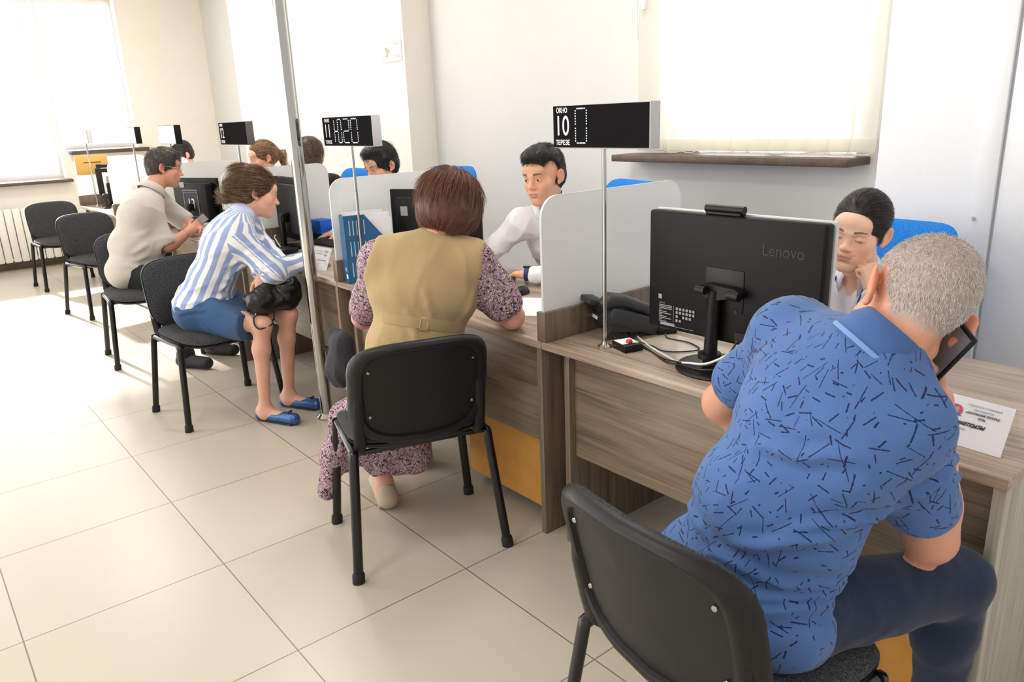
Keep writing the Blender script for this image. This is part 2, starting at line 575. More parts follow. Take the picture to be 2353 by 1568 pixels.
for i in range(1, 7):
    y = YD[i]
    s = thing('desk_screen', 'frosted glass desk screen ' + SL[i-1], 'screen', (XF, y, ZD), group='frosted desk screens')
    MB().box(.002, .77, -.021, .021, .0005, .104, .002).build('upstand', 'wood_side', s)
    pts = []
    x0, x1, z0, z1, r = .012, .735, .100, .493, .075
    pts += [(x0, z0), (x1, z0)]
    for k in range(9):
        a = R(90*k/8)
        pts.append((x1-r+r*math.cos(a), z1-r+r*math.sin(a)))
    for k in range(9):
        a = R(90+90*k/8)
        pts.append((x0+r+r*math.cos(a), z1-r+r*math.sin(a)))
    MB().prism(pts, -.005, .005, 'y').build('glass_panel', 'frost', s, smooth=False)
    if i < 5:
        for x in (.13, .60):
            MB().box(x-.014, x+.014, -.024, -.021, .05, .1).build('clip', 'wood_side', s, smooth=False)

# drawer pedestals with bare orange fibreboard backs
def pedestal(x, y, w, label):
    p = thing('drawer_pedestal', label, 'drawer unit', (x, y, 0), group='drawer pedestals under the desks')
    MB().box(0, .5, -w/2, w/2, .06, .58, .003).build('carcass', 'wood_side', p)
    MB().box(-.008, 0, -w/2+.004, w/2-.004, .045, .335).build('back_panel', 'orange', p, smooth=False)
    for sx in (.05, .45):
        for sy in (-w/2+.05, w/2-.05):
            MB().lathe([(0, -.024), (.018, -.022), (.022, 0), (.018, .022), (0, .024)], 14, mat=Matrix.Translation((sx, sy, .025)) @ Matrix.Rotation(R(90), 4, 'X')).tube([(sx, sy, .03), (sx, sy, .062)], .008).build('castor', 'rubber', p)
pedestal(1.06, -.965, .54, 'drawer pedestal with orange fibreboard back, under the desk beside the khaki vest woman')
pedestal(1.085, -2.38, .5, 'drawer pedestal with orange fibreboard back, under the desk behind the blue polo man\'s knees')

# ================================================================== VISITOR CHAIRS
def ring_surface(b, prof, fn, n=44, close=True):
    """polar surface: prof = list of (r, offset); fn(r, ang, off) -> point"""
    rings = []
    for r, off in prof:
        if r < 1e-6:
            rings.append([b.bm.verts.new(fn(0, 0, off))])
        else:
            rings.append([b.bm.verts.new(fn(r, 2*PI*k/n, off)) for k in range(n)])
    for a, c in zip(rings, rings[1:]):
        for k in range(n):
            q = list(dict.fromkeys([a[k % len(a)], a[(k+1) % len(a)], c[(k+1) % len(c)], c[k % len(c)]]))
            if len(q) > 2:
                b.bm.faces.new(q)
    return b
def sgnpow(v, p):
    return math.copysign(abs(v)**p, v)
def back_fn(r, a, off, sw=.236, sh=.165):
    ca, sa = math.cos(a), math.sin(a)
    px, pz = r*sgnpow(ca, .42), r*sgnpow(sa, .42)
    y = sw*px
    zc = .655
    belly = -.035*max(0, -pz)*(1-px*px)+.012*max(0, pz)*(1-px*px)
    z = zc+sh*pz+belly
    lean = -.185-.24*(z-.47)+.05*(px*px)
    return (lean+off, y, z)
def seat_fn(r, a, off, sx=.228, sy=.240):
    ca, sa = math.cos(a), math.sin(a)
    px, py = r*sgnpow(ca, .5), r*sgnpow(sa, .5)
    x = sx*px+.030
    y = sy*py
    z = .466+off-.022*max(0, px)**3+.012*px*px*(px < 0)+.008*py*py
    return (x, y, z)
def make_chair(label, loc, rz):
    c = thing('visitor_chair', label, 'chair', loc, rz, 'grey visitor chairs')
    b = MB()
    ring_surface(b, [(0, .024), (.5, .023), (.8, .019), (.93, .012), (.99, .0), (1.0, -.006), (.9, -.012), (0, -.012)], seat_fn)
    b.build('seat', 'chair_fabric', c, angle=60)
    b = MB()
    ring_surface(b, [(0, -.010), (.96, -.010), (1.0, -.012), (.99, -.022), (.92, -.032), (.6, -.036), (0, -.036)], seat_fn)
    b.build('seat_shell', 'chair_shell', c, angle=60)
    b = MB()
    ring_surface(b, [(0, .022), (.6, .023), (.85, .022), (.95, .016), (.985, .008), (.985, .0), (0, .0)], back_fn)
    b.build('backrest', 'chair_fabric', c, angle=60)
    b = MB()
    ring_surface(b, [(0, .001), (.985, .001), (1.01, -.002), (1.012, -.012), (.985, -.024), (.93, -.033), (.87, -.034), (.835, -.030), (.815, -.020), (.5, -.018), (0, -.018)], back_fn)
    b.build('back_shell', 'chair_shell', c, angle=40)
    for s in (-1, 1):
        # moulded channel and bracket down from the back shell
        b = MB()
        xs = [-.185-.24*(z-.47)+.036 for z in (.73, .62, .52)]
        b.tube([(xs[0]-.012, s*.205, .73), (xs[1]-.022, s*.207, .62), (xs[2]-.022, s*.208, .52), (-.168, s*.210, .462), (-.135, s*.210, .430)], [.006, .014, .016, .015, .013], 8, sx=1.4)
        b.build('back_support', 'chair_shell', c, angle=50)
        b = MB()
        b.tube([(-.172, s*.236, .432), (-.150, s*.234, .440), (.150, s*.234, .440), (.172, s*.236, .430)], .0125, 10, sx=1.2)
        b.build('side_rail', 'steel_black', c, angle=50)
        for e, foot in ((-1, -.235), (1, .205)):
            xt = .172*e
            d = Vector((foot-xt, s*(.272-.236), -.43))
            top = Vector((xt, s*.236, .437))
            ft = Vector((foot, s*.272, .004))
            b = MB()
            b.tube([top+Vector((-.012*e, 0, .003)), top, top+(ft-top)*.04, ft], .0135, 10, sx=1.25)
            lg = b.build('leg', 'steel_black', c, angle=50)
            MB().tube([ft+(top-ft)*.075, ft+(top-ft)*.06, ft, Vector((ft.x, ft.y, 0))], [.0155, .018, .018, .017], 12, sx=1.2).build('foot_cap', 'rubber', lg, angle=50)
        for z, x in ((.74, -.025), (.575, -.024)):
            xx = -.185-.24*(z-.47)+.05*.55
            MB().lathe([(0, .002), (.005, .0015), (.006, 0)], 10, mat=Matrix.Translation((xx-.0235, s*.175, z)) @ Matrix.Rotation(R(-90), 4, 'Y')).build('screw', 'chrome', c)
    b = MB()
    b.tube([(-.13, -.236, .424), (-.13, .236, .424)], .010, 8)
    b.tube([(.12, -.236, .424), (.12, .236, .424)], .010, 8)
    b.build('crossbar', 'steel_black', c)
    return c
chairA = make_chair('grey visitor chair in the right foreground under the man in the blue polo shirt', (.463, -2.385, 0), R(-5))
make_chair('grey visitor chair with its back to us, under the woman in the khaki vest', (.6335, -.919, 0), R(72.2))
make_chair('grey visitor chair under the woman in the striped shirt', (.556, .962, 0), R(-84.5))
make_chair('grey visitor chair under the man in the pale grey shirt', (.587, 2.34, 0), R(-95))
make_chair('empty grey visitor chair just behind the man in the pale grey shirt', (.70, 4.07, 0), R(-76))
make_chair('empty dark visitor chair farthest away, in front of the radiator', (.676, 5.68, 0), R(-86))

# ================================================================== BLUE OFFICE CHAIRS
def office_chair(label, loc, rz, top):
    c = thing('office_chair', label, 'chair', loc, rz, 'blue office chairs behind the counter')
    b = MB()
    # tall backrest leaning back, facing -x, flaring at the top corners
    def fn(r, a, off):
        px, pz = r*sgnpow(math.cos(a), .38), r*sgnpow(math.sin(a), .38)
        z = (top+.52)/2+(top-.52)/2*pz
        w = .238+.03*max(0, pz)
        return (.24+.16*(z-.5)-.05*px*px+off+.02*max(0, pz)**2, w*px, z+.018*px*px*max(0, pz))
    ring_surface(b, [(0, -.03), (.8, -.03), (.95, -.022), (1, 0), (.95, .022), (.8, .028), (0, .028)], fn)
    b.build('backrest', 'blue_fabric', c, angle=60)
    b = MB()
    ring_surface(b, [(0, .05), (.8, .045), (.95, .03), (1, 0), (.95, -.02), (0, -.03)], lambda r, a, off: (.24*r*sgnpow(math.cos(a), .5), .24*r*sgnpow(math.sin(a), .5), .44+off))
    b.build('seat', 'blue_fabric', c, angle=60)
    MB().lathe([(.03, .08), (.03, .25), (.022, .25), (.022, .42)], 14).build('gas_lift', 'steel_black', c)
    for k in range(5):
        a = 2*PI*k/5
        p = (.28*math.cos(a), .28*math.sin(a))
        lg = MB().tube([(0, 0, .10), (p[0], p[1], .065)], [.026, .018], 8).build('base_leg', 'plastic_black', c)
        MB().lathe([(0, -.02), (.022, -.018), (.025, 0), (.022, .018), (0, .02)], 14, mat=Matrix.Translation((p[0], p[1], .026)) @ Matrix.Rotation(R(90), 4, 'X')).build('castor', 'rubber', lg)
    MB().tube([(.1, 0, .42), (.25, 0, .44), (.30, 0, .60)], .016, 8, sx=2).build('back_bar', 'plastic_black', c)
office_chair('blue office chair behind the smiling woman clerk', (1.89, -1.835, 0), R(-8), 1.075)
office_chair('blue office chair behind the young man clerk in the white shirt', (2.0, -.42, 0), R(-14), 1.155)
office_chair('blue office chair standing empty against the wall, beyond the khaki vest woman\'s head', (1.88, .93, 0), R(4), 1.20)
office_chair('pale blue office chair left of the black-haired clerk behind the glass', (1.92, 2.16, 0), R(8), 1.15)
# ================================================================== NUMBER SIGNS
def sign(py, y0, y1, label, num=None, leds=None, case='sign_case', px=1.081, face='sign_face'):
    """LED number sign on a thin pole; y0 > y1 are the ends of its face"""
    s = thing('number_sign', label, 'sign', (px, py, ZD), group='number signs on poles along the desks')
    MB().lathe([(.0, 0), (.024, 0), (.024, .003), (.018, .007), (.012, .011), (.0085, .02), (0, .02)], 24).build('pole_base', 'chrome', s)
    MB().lathe([(.0068, .004), (.0068, .645)], 16).build('pole', 'chrome', s)
    a, b = y0-py, y1-py
    MB().box(-.018, .026, b, a, .642, .776, .0025).build('case', case, s)
    MB().box(-.0205, -.0185, b+.004, a-.002, .645, .773).build('face_panel', face, s, smooth=False)
    W = a-b
    yy = lambda f: a-f*W
    if num:
        text('word', 'ОКНО', .0212, 'white_ink', s, (-.021, yy(.104), .7585), ROT_NX, sx=.82, bold=.0004)
        text('digits', num, .087, 'white_ink', s, (-.021, yy(.106), .709), ROT_NX, sx=.78, bold=.0003)
        text('word', 'ТЕРЕЗЕ', .0212, 'white_ink', s, (-.021, yy(.112), .6595), ROT_NX, sx=.84, bold=.0004)
    if leds:
        for segs in leds:
            m = MB()
            for (u0, v0, u1, v1, n) in segs:
                for k in range(n):
                    q = k/(n-1) if n > 1 else 0
                    y, z = yy(u0+(u1-u0)*q), .642+.134*(1-(v0+(v1-v0)*q))
                    m.lathe([(0, .0012), (.0019, .0008), (.0021, 0)], 8, mat=Matrix.Translation((-.0205, y, z)) @ Matrix.Rotation(R(-90), 4, 'Y'))
            m.build('led_digit', 'led', s)
    return s
def dig(u0, u1, on, n=6, nb=6):
    """seven-segment digit of dots: on = subset of 'abcdefg'"""
    t, c, b = .095, .49, .875
    du = (u1-u0)*.16
    S = {'a': (u0+du, t, u1-du, t, nb), 'd': (u0+du, b, u1-du, b, nb), 'g': (u0+du, c, u1-du, c, nb),
         'f': (u0, t+.05, u0, c-.05, n), 'e': (u0, c+.05, u0, b-.05, n), 'b': (u1, t+.05, u1, c-.05, n), 'c': (u1, c+.05, u1, b-.05, n)}
    return [S[k] for k in on]
sign(-1.465, -1.257, -1.664, 'black LED sign reading ОКНО 10 ТЕРЕЗЕ with one lit digit, on a chrome pole', '10', [dig(.255, .375, 'abcdef')])
sign(.107, .341, -.128, 'dark LED sign reading ОКНО 11 ТЕРЕЗЕ with lit digits, on a chrome pole', '11',
     [dig(.255, .33, 'fge', 6, 4) + dig(.33, .40, 'abcdef', 6, 4), dig(.44, .56, 'abged'), dig(.60, .725, 'abcdef')], px=1.055)
sign(1.594, 1.83, 1.385, 'dark unlit sign with the number 12, on a pole above the striped-shirt woman', '12', None, 'case_dark')
sign(2.96, 3.15, 2.74, 'sign on a pole above the head of the man in the grey shirt', None, None, 'plastic_matte', face='sign_gloss')
sign(4.0, 4.16, 3.80, 'sign on a pole left of the grey shirt man\'s head', None, None, 'plastic_matte', face='sign_gloss')
sign(5.80, 5.94, 5.58, 'faint pale sign on a pole at the far end of the row', None, None, 'sign_case', face='sign_gloss')

# ================================================================== MONITORS
def monitor(label, loc, rz, w, h, z0, hump=0.03, neckx=-.05, base=.12, group='dark monitors seen from behind', tilt=0.0):
    m = thing('monitor', label, 'monitor', loc, rz, group)
    T = Matrix.Translation((0, 0, z0+h/2)) @ Matrix.Rotation(tilt, 4, 'Y') @ Matrix.Translation((0, 0, -z0-h/2))
    b = MB()
    b.box(-.012, .012, -w/2, w/2, z0, z0+h, .006, mat=T, seg=3)
    b.build('housing', 'plastic_matte', m)
    b = MB()
    hw, hh = w*.42, h*.40
    b.box(-.012-hump, -.010, -hw, hw, z0+h/2-hh, z0+h/2+hh, min(.014, hump*.8), mat=T, seg=3)
    b.build('back_cover', 'plastic_matte', m)
    MB().box(.012, .0135, -w/2+.008, w/2-.008, z0+.02, z0+h-.008, mat=T).build('screen', 'screen_dark', m, smooth=False)
    MB().box(neckx-hump-.014, neckx-hump+.012, -.022, .022, .012, z0+h*.42, .006).build('stand_neck', 'plastic_matte', m)
    MB().box(neckx-hump-.006, -.01-hump+.002, -.03, .03, z0+h*.30, z0+h*.45, .006).build('hinge', 'plastic_matte', m)
    MB().lathe([(0, 0), (base, 0), (base, .006), (base-.004, .011), (base*.4, .014), (0, .014)], 40, c=(neckx*.4-hump, 0, 0)).build('stand_base', 'plastic_matte', m)
    return m

# big all-in-one on the nearest desk
mo = thing('monitor', 'large black all-in-one computer seen from behind, left of the man in the blue polo', 'monitor', (1.15, -1.882, ZD), 0, 'dark monitors seen from behind')
W2, Z0, Z1 = .2915, .085, .456
b = MB()
b.box(.0, .040, -W2, W2, Z0, Z1, .010, seg=3)
b.build('back_cover', 'plastic_matte', mo)
MB().box(.040, .056, -W2-.002, W2+.002, Z0-.002, Z1+.003, .003).build('bezel', plain('silver_bezel', srgb(206, 208, 210), .35), mo)
MB().box(.056, .0575, -W2+.006, W2-.006, Z0+.03, Z1-.006).build('screen', 'screen_dark', mo, smooth=False)
MB().box(-.003, .002, -.058, .072, .180, .305, .002).build('mount_plate', 'plastic_black', mo)
MB().tube([(-.004, -.036, .185), (-.005, -.036, .185)], .006, 14).build('lock_ring', 'plastic_black', mo)
MB().box(-.004, .001, -.10, -.035, .095, .125, .001).build('port_recess', 'gap_black', mo, smooth=False)
b = MB()
b.prism([(.070, .252), (.060, .228), (.02, .215), (-.02, .225), (-.062, .228), (-.070, .248), (-.05, .258), (.05, .262)], -.036, -.004, 'x')
b.build('hinge', 'plastic_black', mo)
MB().tube([(-.052, .066, .246), (-.052, .035, .246)], .013, 12).build('hinge_cap', 'plastic_black', mo)
MB().tube([(-.034, -.030, .240), (-.034, -.066, .238)], .014, 12).build('hinge_cap', 'plastic_black', mo)
b = MB()
b.prism([(.006, -.028), (.018, .012), (.022, .25), (-.022, .25), (-.03, .012)], -.044, -.016, 'x') if False else b.tube([(-.018, .036, .012), (-.022, .030, .12), (-.026, .022, .245)], [.021, .019, .018], 12, sx=1.0)
b.build('stand_neck', 'plastic_black', mo)
MB().lathe([(.021, 0), (.034, 0), (.034, .016), (.021, .016)], 20, c=(-.020, .036, .035)).build('cable_clip', 'plastic_black', mo)
MB().lathe([(0, 0), (.122, 0), (.124, .004), (.120, .010), (.05, .013), (0, .013)], 48, c=(.0, .02, .0005)).build('stand_base', 'plastic_black', mo)
MB().tube([(.018, .092, Z1+.016), (.018, -.036, Z1+.016)], .0115, 16).build('webcam', 'plastic_black', mo)
MB().box(.004, .034, -.03, .085, Z1, Z1+.008, .002).build('webcam_mount', 'plastic_black', mo)
text('brand_word', 'Lenovo', .046, plain('glossy_black_lettering', srgb(30, 30, 30), .3, spec=.3), mo, (-.0006, -.172, .372), ROT_NX, sx=.92, ext=.0006)
MB().box(-.0008, .0, .236, .249, .181, .196).build('sticker', 'print', mo, smooth=False)
MB().box(-.0008, .0, .184, .240, .098, .107, .0005).build('serial_sticker', 'print', mo, smooth=False)
text('label_print', 'Lenovo', .0075, 'print', mo, (-.0005, .246, .170), ROT_NX, align='LEFT')
b = MB()
for k in range(11):
    z = .162-k*.0052
    b.box(-.0006, 0, .246-(.05 if k in (0, 1, 2) else .012+.018*((k*7) % 3)), .246, z-.0012, z+.0012)
b.box(-.0006, 0, .1885, .1895, .105, .165)
b.box(-.0006, 0, .112, .186, .0985, .0995)
for r_, z in enumerate((.158, .146, .133, .120)):
    for k in range(6):
        if (r_, k) in ((2, 1), (3, 2), (3, 3), (3, 4), (3, 5), (2, 5)):
            continue
        y = .180-k*.0125
        b.box(-.0006, 0, y-.0075, y, z-.004, z+.004)
b.build('regulatory_print', 'print', mo, smooth=False)

monitor('black monitor with a small white sticker, half hidden behind the khaki vest woman\'s head', (1.385, -.055, ZD), R(25), .50, .335, .09, .025)
m12 = monitor('large black monitor behind the striped-shirt woman\'s face, left of the pole', (1.32, 1.455, ZD), R(-2), .43, .39, .045, .03)
m13 = monitor('black monitor carrying a framed number 13, in front of the man in the grey shirt', (1.20, 2.85, ZD), R(22), .44, .33, .06, .07)
m15 = monitor('dark monitor with a white paper on its back at the far end of the row', (1.30, 5.80, ZD), R(38), .42, .34, .08, .07)
def plate(par, x, y0, y1, z0, z1, name, mat):
    return MB().box(x-.0012, x, y0, y1, z0, z1).build(name, mat, par, smooth=False)
# 13 card
pb = plate(m13, -.083, -.085, .075, .09, .31, 'number_card', 'ink')
b = MB()
for y0, y1, z0, z1 in ((-.083, .073, .304, .309), (-.083, .073, .091, .096), (-.083, -.079, .091, .309), (.069, .073, .091, .309), (-.083, .073, .286, .289), (-.083, .073, .112, .115)):
    b.box(-.0855, -.0845, y0, y1, z0, z1)
b.build('card_border', 'print', m13, smooth=False)
text('card_digits', '13', .115, 'white_ink', m13, (-.0855, -.005, .20), ROT_NX, sx=.72)
plate(m13, -.083, .05, .10, .325, .365, 'sticker', 'print')
pb = plate(m15, -.083, -.10, .09, .12, .34, 'paper_card', 'paper')
b = MB()
b.box(-.0855, -.0845, .02, .05, .17, .30)
b.box(-.0855, -.0845, -.03, .02, .28, .30)
b.box(-.0855, -.0845, -.05, -.03, .2, .27)
b.box(-.0855, -.0845, -.08, .07, .14, .15)
b.build('card_print', 'ink_grey', m15, smooth=False)
plate(bpy.data.objects['monitor.001'], -.038, .135, .175, .30, .345, 'sticker', 'print')
MB().tube([(.0, .03, .438), (.0, -.05, .438)], .012, 12).build('webcam', 'plastic_black', bpy.data.objects['monitor.001'])

# ================================================================== DESK PHONE, BUTTON, CABLES
ph = thing('desk_phone', 'charcoal desk phone with handset, its back to us beside the number 10 sign', 'phone', (1.25, -1.385, ZD), R(-24))
b = MB()
b.prism([(-.075, .030), (-.085, .075), (-.07, .088), (.105, .030), (.10, .012)], -.085, .105, 'y')
b.build('body', 'phone_grey', ph)
MB().prism([(-.06, .0), (-.09, .0), (-.088, .012), (-.055, .06), (-.03, .06)], .08, .098, 'y').prism([(-.06, .0), (-.09, .0), (-.088, .012), (-.055, .06), (-.03, .06)], -.078, -.06, 'y').box(-.07, -.05, -.07, .09, .03, .055, .003).build('stand_foot', 'phone_grey', ph)
MB().box(-.05, .01, -.02, .115, -.009, .011, .006, mat=Matrix.Translation((-.08, 0, .115)) @ Matrix.Rotation(R(12), 4, 'Y')).box(-.085, -.06, .0, .10, .08, .112, .004).build('display', 'phone_grey', ph)
b = MB()
b.tube([(-.10, -.055, .118), (-.07, -.055, .135), (-.02, -.055, .128), (.05, -.055, .098), (.10, -.055, .072), (.125, -.055, .052)], [.020, .029, .024, .021, .027, .018], 14, sx=1.15)
b.build('handset', 'phone_grey', ph)
MB().box(-.09, .09, -.09, -.02, .0, .062, .01, mat=Matrix.Translation((.0, 0, .028)) @ Matrix.Rotation(R(19), 4, 'Y')).build('cradle', 'phone_grey', ph)
MB().box(-.0772, -.0765, .02, .078, -.02, .02, mat=Matrix.Translation((-.0045, 0, .055)) @ Matrix.Rotation(R(10), 4, 'Y')).build('sticker', 'paper', ph, smooth=False)
MB().tube([(.12, -.055, .055), (.14, -.06, .03), (.12, -.05, .012), (.07, -.07, .008), (.0, -.10, .006), (-.06, -.09, .008), (-.07, -.05, .03)], .0028, 7).build('handset_cord', 'cable_black', ph)
bt = thing('call_button', 'small black call box with a red button beside the sign pole', 'button box', (1.114, -1.535, ZD), R(-17))
MB().box(-.034, .034, -.042, .042, 0, .024, .003).build('case', 'plastic_black', bt)
MB().box(-.03, .03, -.02, .036, .024, .0248).build('label_plate', 'paper', bt, smooth=False)
MB().lathe([(.011, 0), (.011, .004), (.009, .010), (.005, .0125), (0, .013)], 20, c=(.0, -.012, .0245)).build('button', 'red', bt)
MB().lathe([(.006, 0), (.006, .003), (0, .004)], 14, c=(.02, -.028, .0245)).build('indicator', plain('green_lens', srgb(150, 200, 110), .3), bt)
pt = thing('paper_sheet', 'clear plastic desk mat under the phone and monitor cables', 'desk mat', (1.24, -1.66, ZD), R(-4))
MB().box(-.11, .10, -.17, .15, .0004, .0016).build('sheet', plain('clear_mat', srgb(188, 174, 158), .12), pt, smooth=False)
pt.name = 'desk_mat'
def spline(pts, n=10):
    out = []
    P = [Vector(p) for p in pts]
    for i in range(len(P)-1):
        p0, p1, p2, p3 = P[max(i-1, 0)], P[i], P[i+1], P[min(i+2, len(P)-1)]
        for k in range(n):
            t = k/n
            out.append(.5*((2*p1)+(-p0+p2)*t+(2*p0-5*p1+4*p2-p3)*t*t+(-p0+3*p1-3*p2+p3)*t**3))
    out.append(P[-1])
    return out
def cable(pts, r, mat, label):
    o = MB().tube(spline(pts), r, 8).build('cable', mat)
    tag(o, label, 'cable', 'cables on the nearest desk')
    return o
zc = ZD+.0045
cable([(1.245, -1.40, .772), (1.19, -1.49, zc+.004), (1.15, -1.59, zc), (1.105, -1.69, zc), (1.085, -1.77, zc+.010), (1.085, -1.86, zc+.02), (1.09, -1.92, .80), (1.125, -1.945, .86)], .0028, 'cable_black', 'black cable running from the desk phone round the monitor foot')
cable([(1.225, -1.44, .768), (1.165, -1.53, zc+.002), (1.13, -1.63, zc), (1.085, -1.72, zc), (1.065, -1.80, zc+.012), (1.05, -1.88, zc+.02), (1.08, -1.95, zc+.04), (1.13, -1.965, .855)], .0028, 'cable_black', 'black cable lying nearest the desk edge, in front of the monitor foot')
cable([(1.235, -1.47, zc), (1.17, -1.58, zc+.002), (1.128, -1.68, zc+.003), (1.10, -1.75, zc+.004), (1.07, -1.82, zc+.022), (1.07, -1.88, zc+.034), (1.10, -1.93, .82), (1.128, -1.975, .87)], .0036, 'cable_white', 'white cable among the black ones, curving past the monitor foot')
cable([(1.165, -1.49, .765), (1.185, -1.575, zc), (1.165, -1.645, zc), (1.21, -1.70, zc), (1.262, -1.712, zc), (1.295, -1.64, zc), (1.29, -1.56, zc), (1.32, -1.525, .761)], .0022, 'cable_black', 'thin black cable looping on the desk between phone and monitor')
ad = MB().box(-.035, .035, -.028, .028, 0, .022, .008, seg=3).build('power_adapter', 'plastic_black', loc=(1.345, -1.505, ZD+.0018), rot=(0, 0, R(-30)))
tag(ad, 'small black adapter lying on the desk beside the desk phone', 'adapter')
pp = MB().box(-.105, .105, -.148, .148, 0, .0012).build('paper_sheet', 'paper', smooth=False, loc=(1.58, -1.47, ZD+.0006), rot=(0, 0, R(12)))
tag(pp, 'white paper lying behind the desk phone', 'paper', 'loose papers')

# ================================================================== NAME CARDS
def name_card(label, loc, rz, w, h, big):
    n = thing('name_card', label, 'name card', loc, rz, 'standing name cards')
    tl = R(24)
    T = Matrix.Rotation(tl, 4, 'Y')
    MB().box(-.0008, .0008, -w/2, w/2, .001, h, mat=T).build('card', 'paper', n, smooth=False)
    b = MB()
    b.box(-.0022, -.0012, -w/2-.002, w/2+.002, .0005, h+.001, mat=T)
    b.box(.0012, .0026, -w/2-.002, w/2+.002, .0005, h+.001, mat=T)
    x1 = math.sin(tl)*h
    b.box(-.0012, .0012, -w/2-.002, w/2+.002, .0005, h, mat=Matrix.Translation((2*x1+.004, 0, 0)) @ Matrix.Rotation(-tl, 4, 'Y'))
    b.build('acrylic_holder', 'pane', n, smooth=False)
    def tx(nm, s, size, y, z, mat='ink', **kw):
        o = text(nm, s, size, mat, n, (0, 0, 0), (0, 0, 0), ext=.0001, **kw)
        o.matrix_local = T @ Matrix.Translation((-.0026, y, z)) @ Euler(ROT_NX).to_matrix().to_4x4() @ Matrix.Diagonal((kw.get('sx', 1), 1, 1, 1))
        return o
    if big:
        tx('print_line', 'Товарищество с ограниченной', .0066, -.055, h*.86, 'ink_grey', sx=.72)
        tx('print_line', 'ответственностью', .0066, -.055, h*.78, 'ink_grey', sx=.72)
        tx('print_line', '«АЛМАТИНСКИЕ ТЕПЛОВЫЕ', .0068, -.055, h*.70, 'ink', bold=.0002, sx=.72)
        tx('print_line', 'СЕТИ»', .0068, -.055, h*.62, 'ink', bold=.0002, sx=.72)
        tx('name_line', 'Саматқызы', .0150, -.030, h*.47, 'ink', shear=.3, bold=.0004, sx=.86)
        tx('print_line', 'категории', .0075, -.014, h*.35, 'ink_grey', sx=.85)
        tx('print_line', 'инженер', .0075, -.008, h*.26, 'ink_grey', sx=.85)
        # two-tone emblem
        def arc(a0, a1, r0, r1, tail):
            p = [(r1*math.cos(R(a0+(a1-a0)*k/14)), r1*math.sin(R(a0+(a1-a0)*k/14))) for k in range(15)]
            q = [(r0*math.cos(R(a1+(a0-a1)*k/14)), r0*math.sin(R(a1+(a0-a1)*k/14))) for k in range(15)]
            return p+q if not tail else p+q+tail
        c = (.0, h*.70)
        for nm, mt, pts in (('emblem_red', 'logo_red', arc(-60, 90, .0075, .0125, [(-.010, .0075), (-.014, .0125)][::1])),
                            ('emblem_blue', 'logo_blue', arc(120, 270, .0075, .0125, [(.010, -.0075), (.014, -.0125)]))):
            if nm == 'emblem_red':
                p = [(.0125*math.cos(R(-60+150*k/14)), .0125*math.sin(R(-60+150*k/14))) for k in range(15)] + [(-.014, .0125), (-.008, .0075)] + [(.0075*math.cos(R(90-150*k/14)), .0075*math.sin(R(90-150*k/14))) for k in range(15)]
            else:
                p = [(.0125*math.cos(R(120+150*k/14)), .0125*math.sin(R(120+150*k/14))) for k in range(15)] + [(.014, -.0125), (.008, -.0075)] + [(.0075*math.cos(R(270-150*k/14)), .0075*math.sin(R(270-150*k/14))) for k in range(15)]
            MB().prism([(c[0]-a, c[1]+b_) for a, b_ in p], -.0027, -.0022, 'x', mat=T).build(nm, mt, n, smooth=False)
        MB().lathe([(0, .0004), (.0058, .0004), (.0058, 0)], 20, mat=T @ Matrix.Translation((-.0022, c[0], c[1])) @ Matrix.Rotation(R(-90), 4, 'Y')).build('emblem_disc', 'print', n)
    else:
        tx('print_line', 'Товарищество', .009, .02, h*.82, 'ink_grey')
        tx('print_line', 'ответственностью', .009, .02, h*.70, 'ink_grey')
        tx('name_line', 'Саматқызы', .016, .0, h*.40, 'ink_grey', shear=.25, sx=.8) if False else None
        b = MB()
        b.box(-.0027, -.0022, -.06, .02, h*.42, h*.46, mat=T)
        b.box(-.0027, -.0022, -.055, -.03, h*.64, h*.70, mat=T)
        b.box(-.0027, -.0022, -.055, -.03, h*.80, h*.86, mat=T)
        b.build('printed_mark', 'ink_grey', n, smooth=False)
    return n
name_card('white name card with a red and blue emblem beside the polo man\'s arm', (1.075, -2.536, ZD), R(-4), .225, .112, True)
name_card('white name card standing on the desk right of the chrome pole', (1.045, .60, ZD), R(6), .17, .125, False)

# ================================================================== MAGAZINE FILE AND PAPERS
mf = thing('magazine_file', 'blue slotted steel magazine file on the desk beside the number 11 sign pole', 'magazine file', (1.005, .212, ZD), R(-12))
# local: narrow spine faces -x, the slotted side faces -y, cut corner at the far top
LF, WF, HF = .255, .082, .325
side = [(0, 0), (LF, 0), (LF, .13), (.10, HF), (0, HF)]
b = MB()
MB().prism(side, -WF, -WF+.002, 'y').build('side_panel', 'file_blue', mf, smooth=False)
MB().prism(side, -.002, 0, 'y').build('side_panel', 'file_blue', mf, smooth=False)
MB().box(0, .002, -WF, 0, 0, HF).build('spine_panel', 'file_blue', mf, smooth=False)
MB().box(0, LF, -WF, 0, 0, .002).build('bottom_panel', 'file_blue', mf, smooth=False)
b = MB()
for z0, n in ((.23, 10), (.13, 12), (.03, 12)):
    for k in range(n):
        x = .022+k*.018
        top = HF-(x-.10)*(HF-.13)/(LF-.10) if x > .10 else HF
        if z0+.07 < top-.012:
            b.box(x, x+.0045, -WF-.0006, -WF, z0, z0+.07)
b.build('vent_slots', 'slot', mf, smooth=False)
MB().box(-.0006, 0, -.058, -.033, .055, .075).build('sticker', 'print', mf, smooth=False)
MB().box(-.0006, 0, -.066, -.042, .022, .042).build('sticker', 'paper', mf, smooth=False)
pc = thing('paper_stack', 'white papers standing in the blue magazine file', 'papers', (1.005, .212, ZD), R(-12))
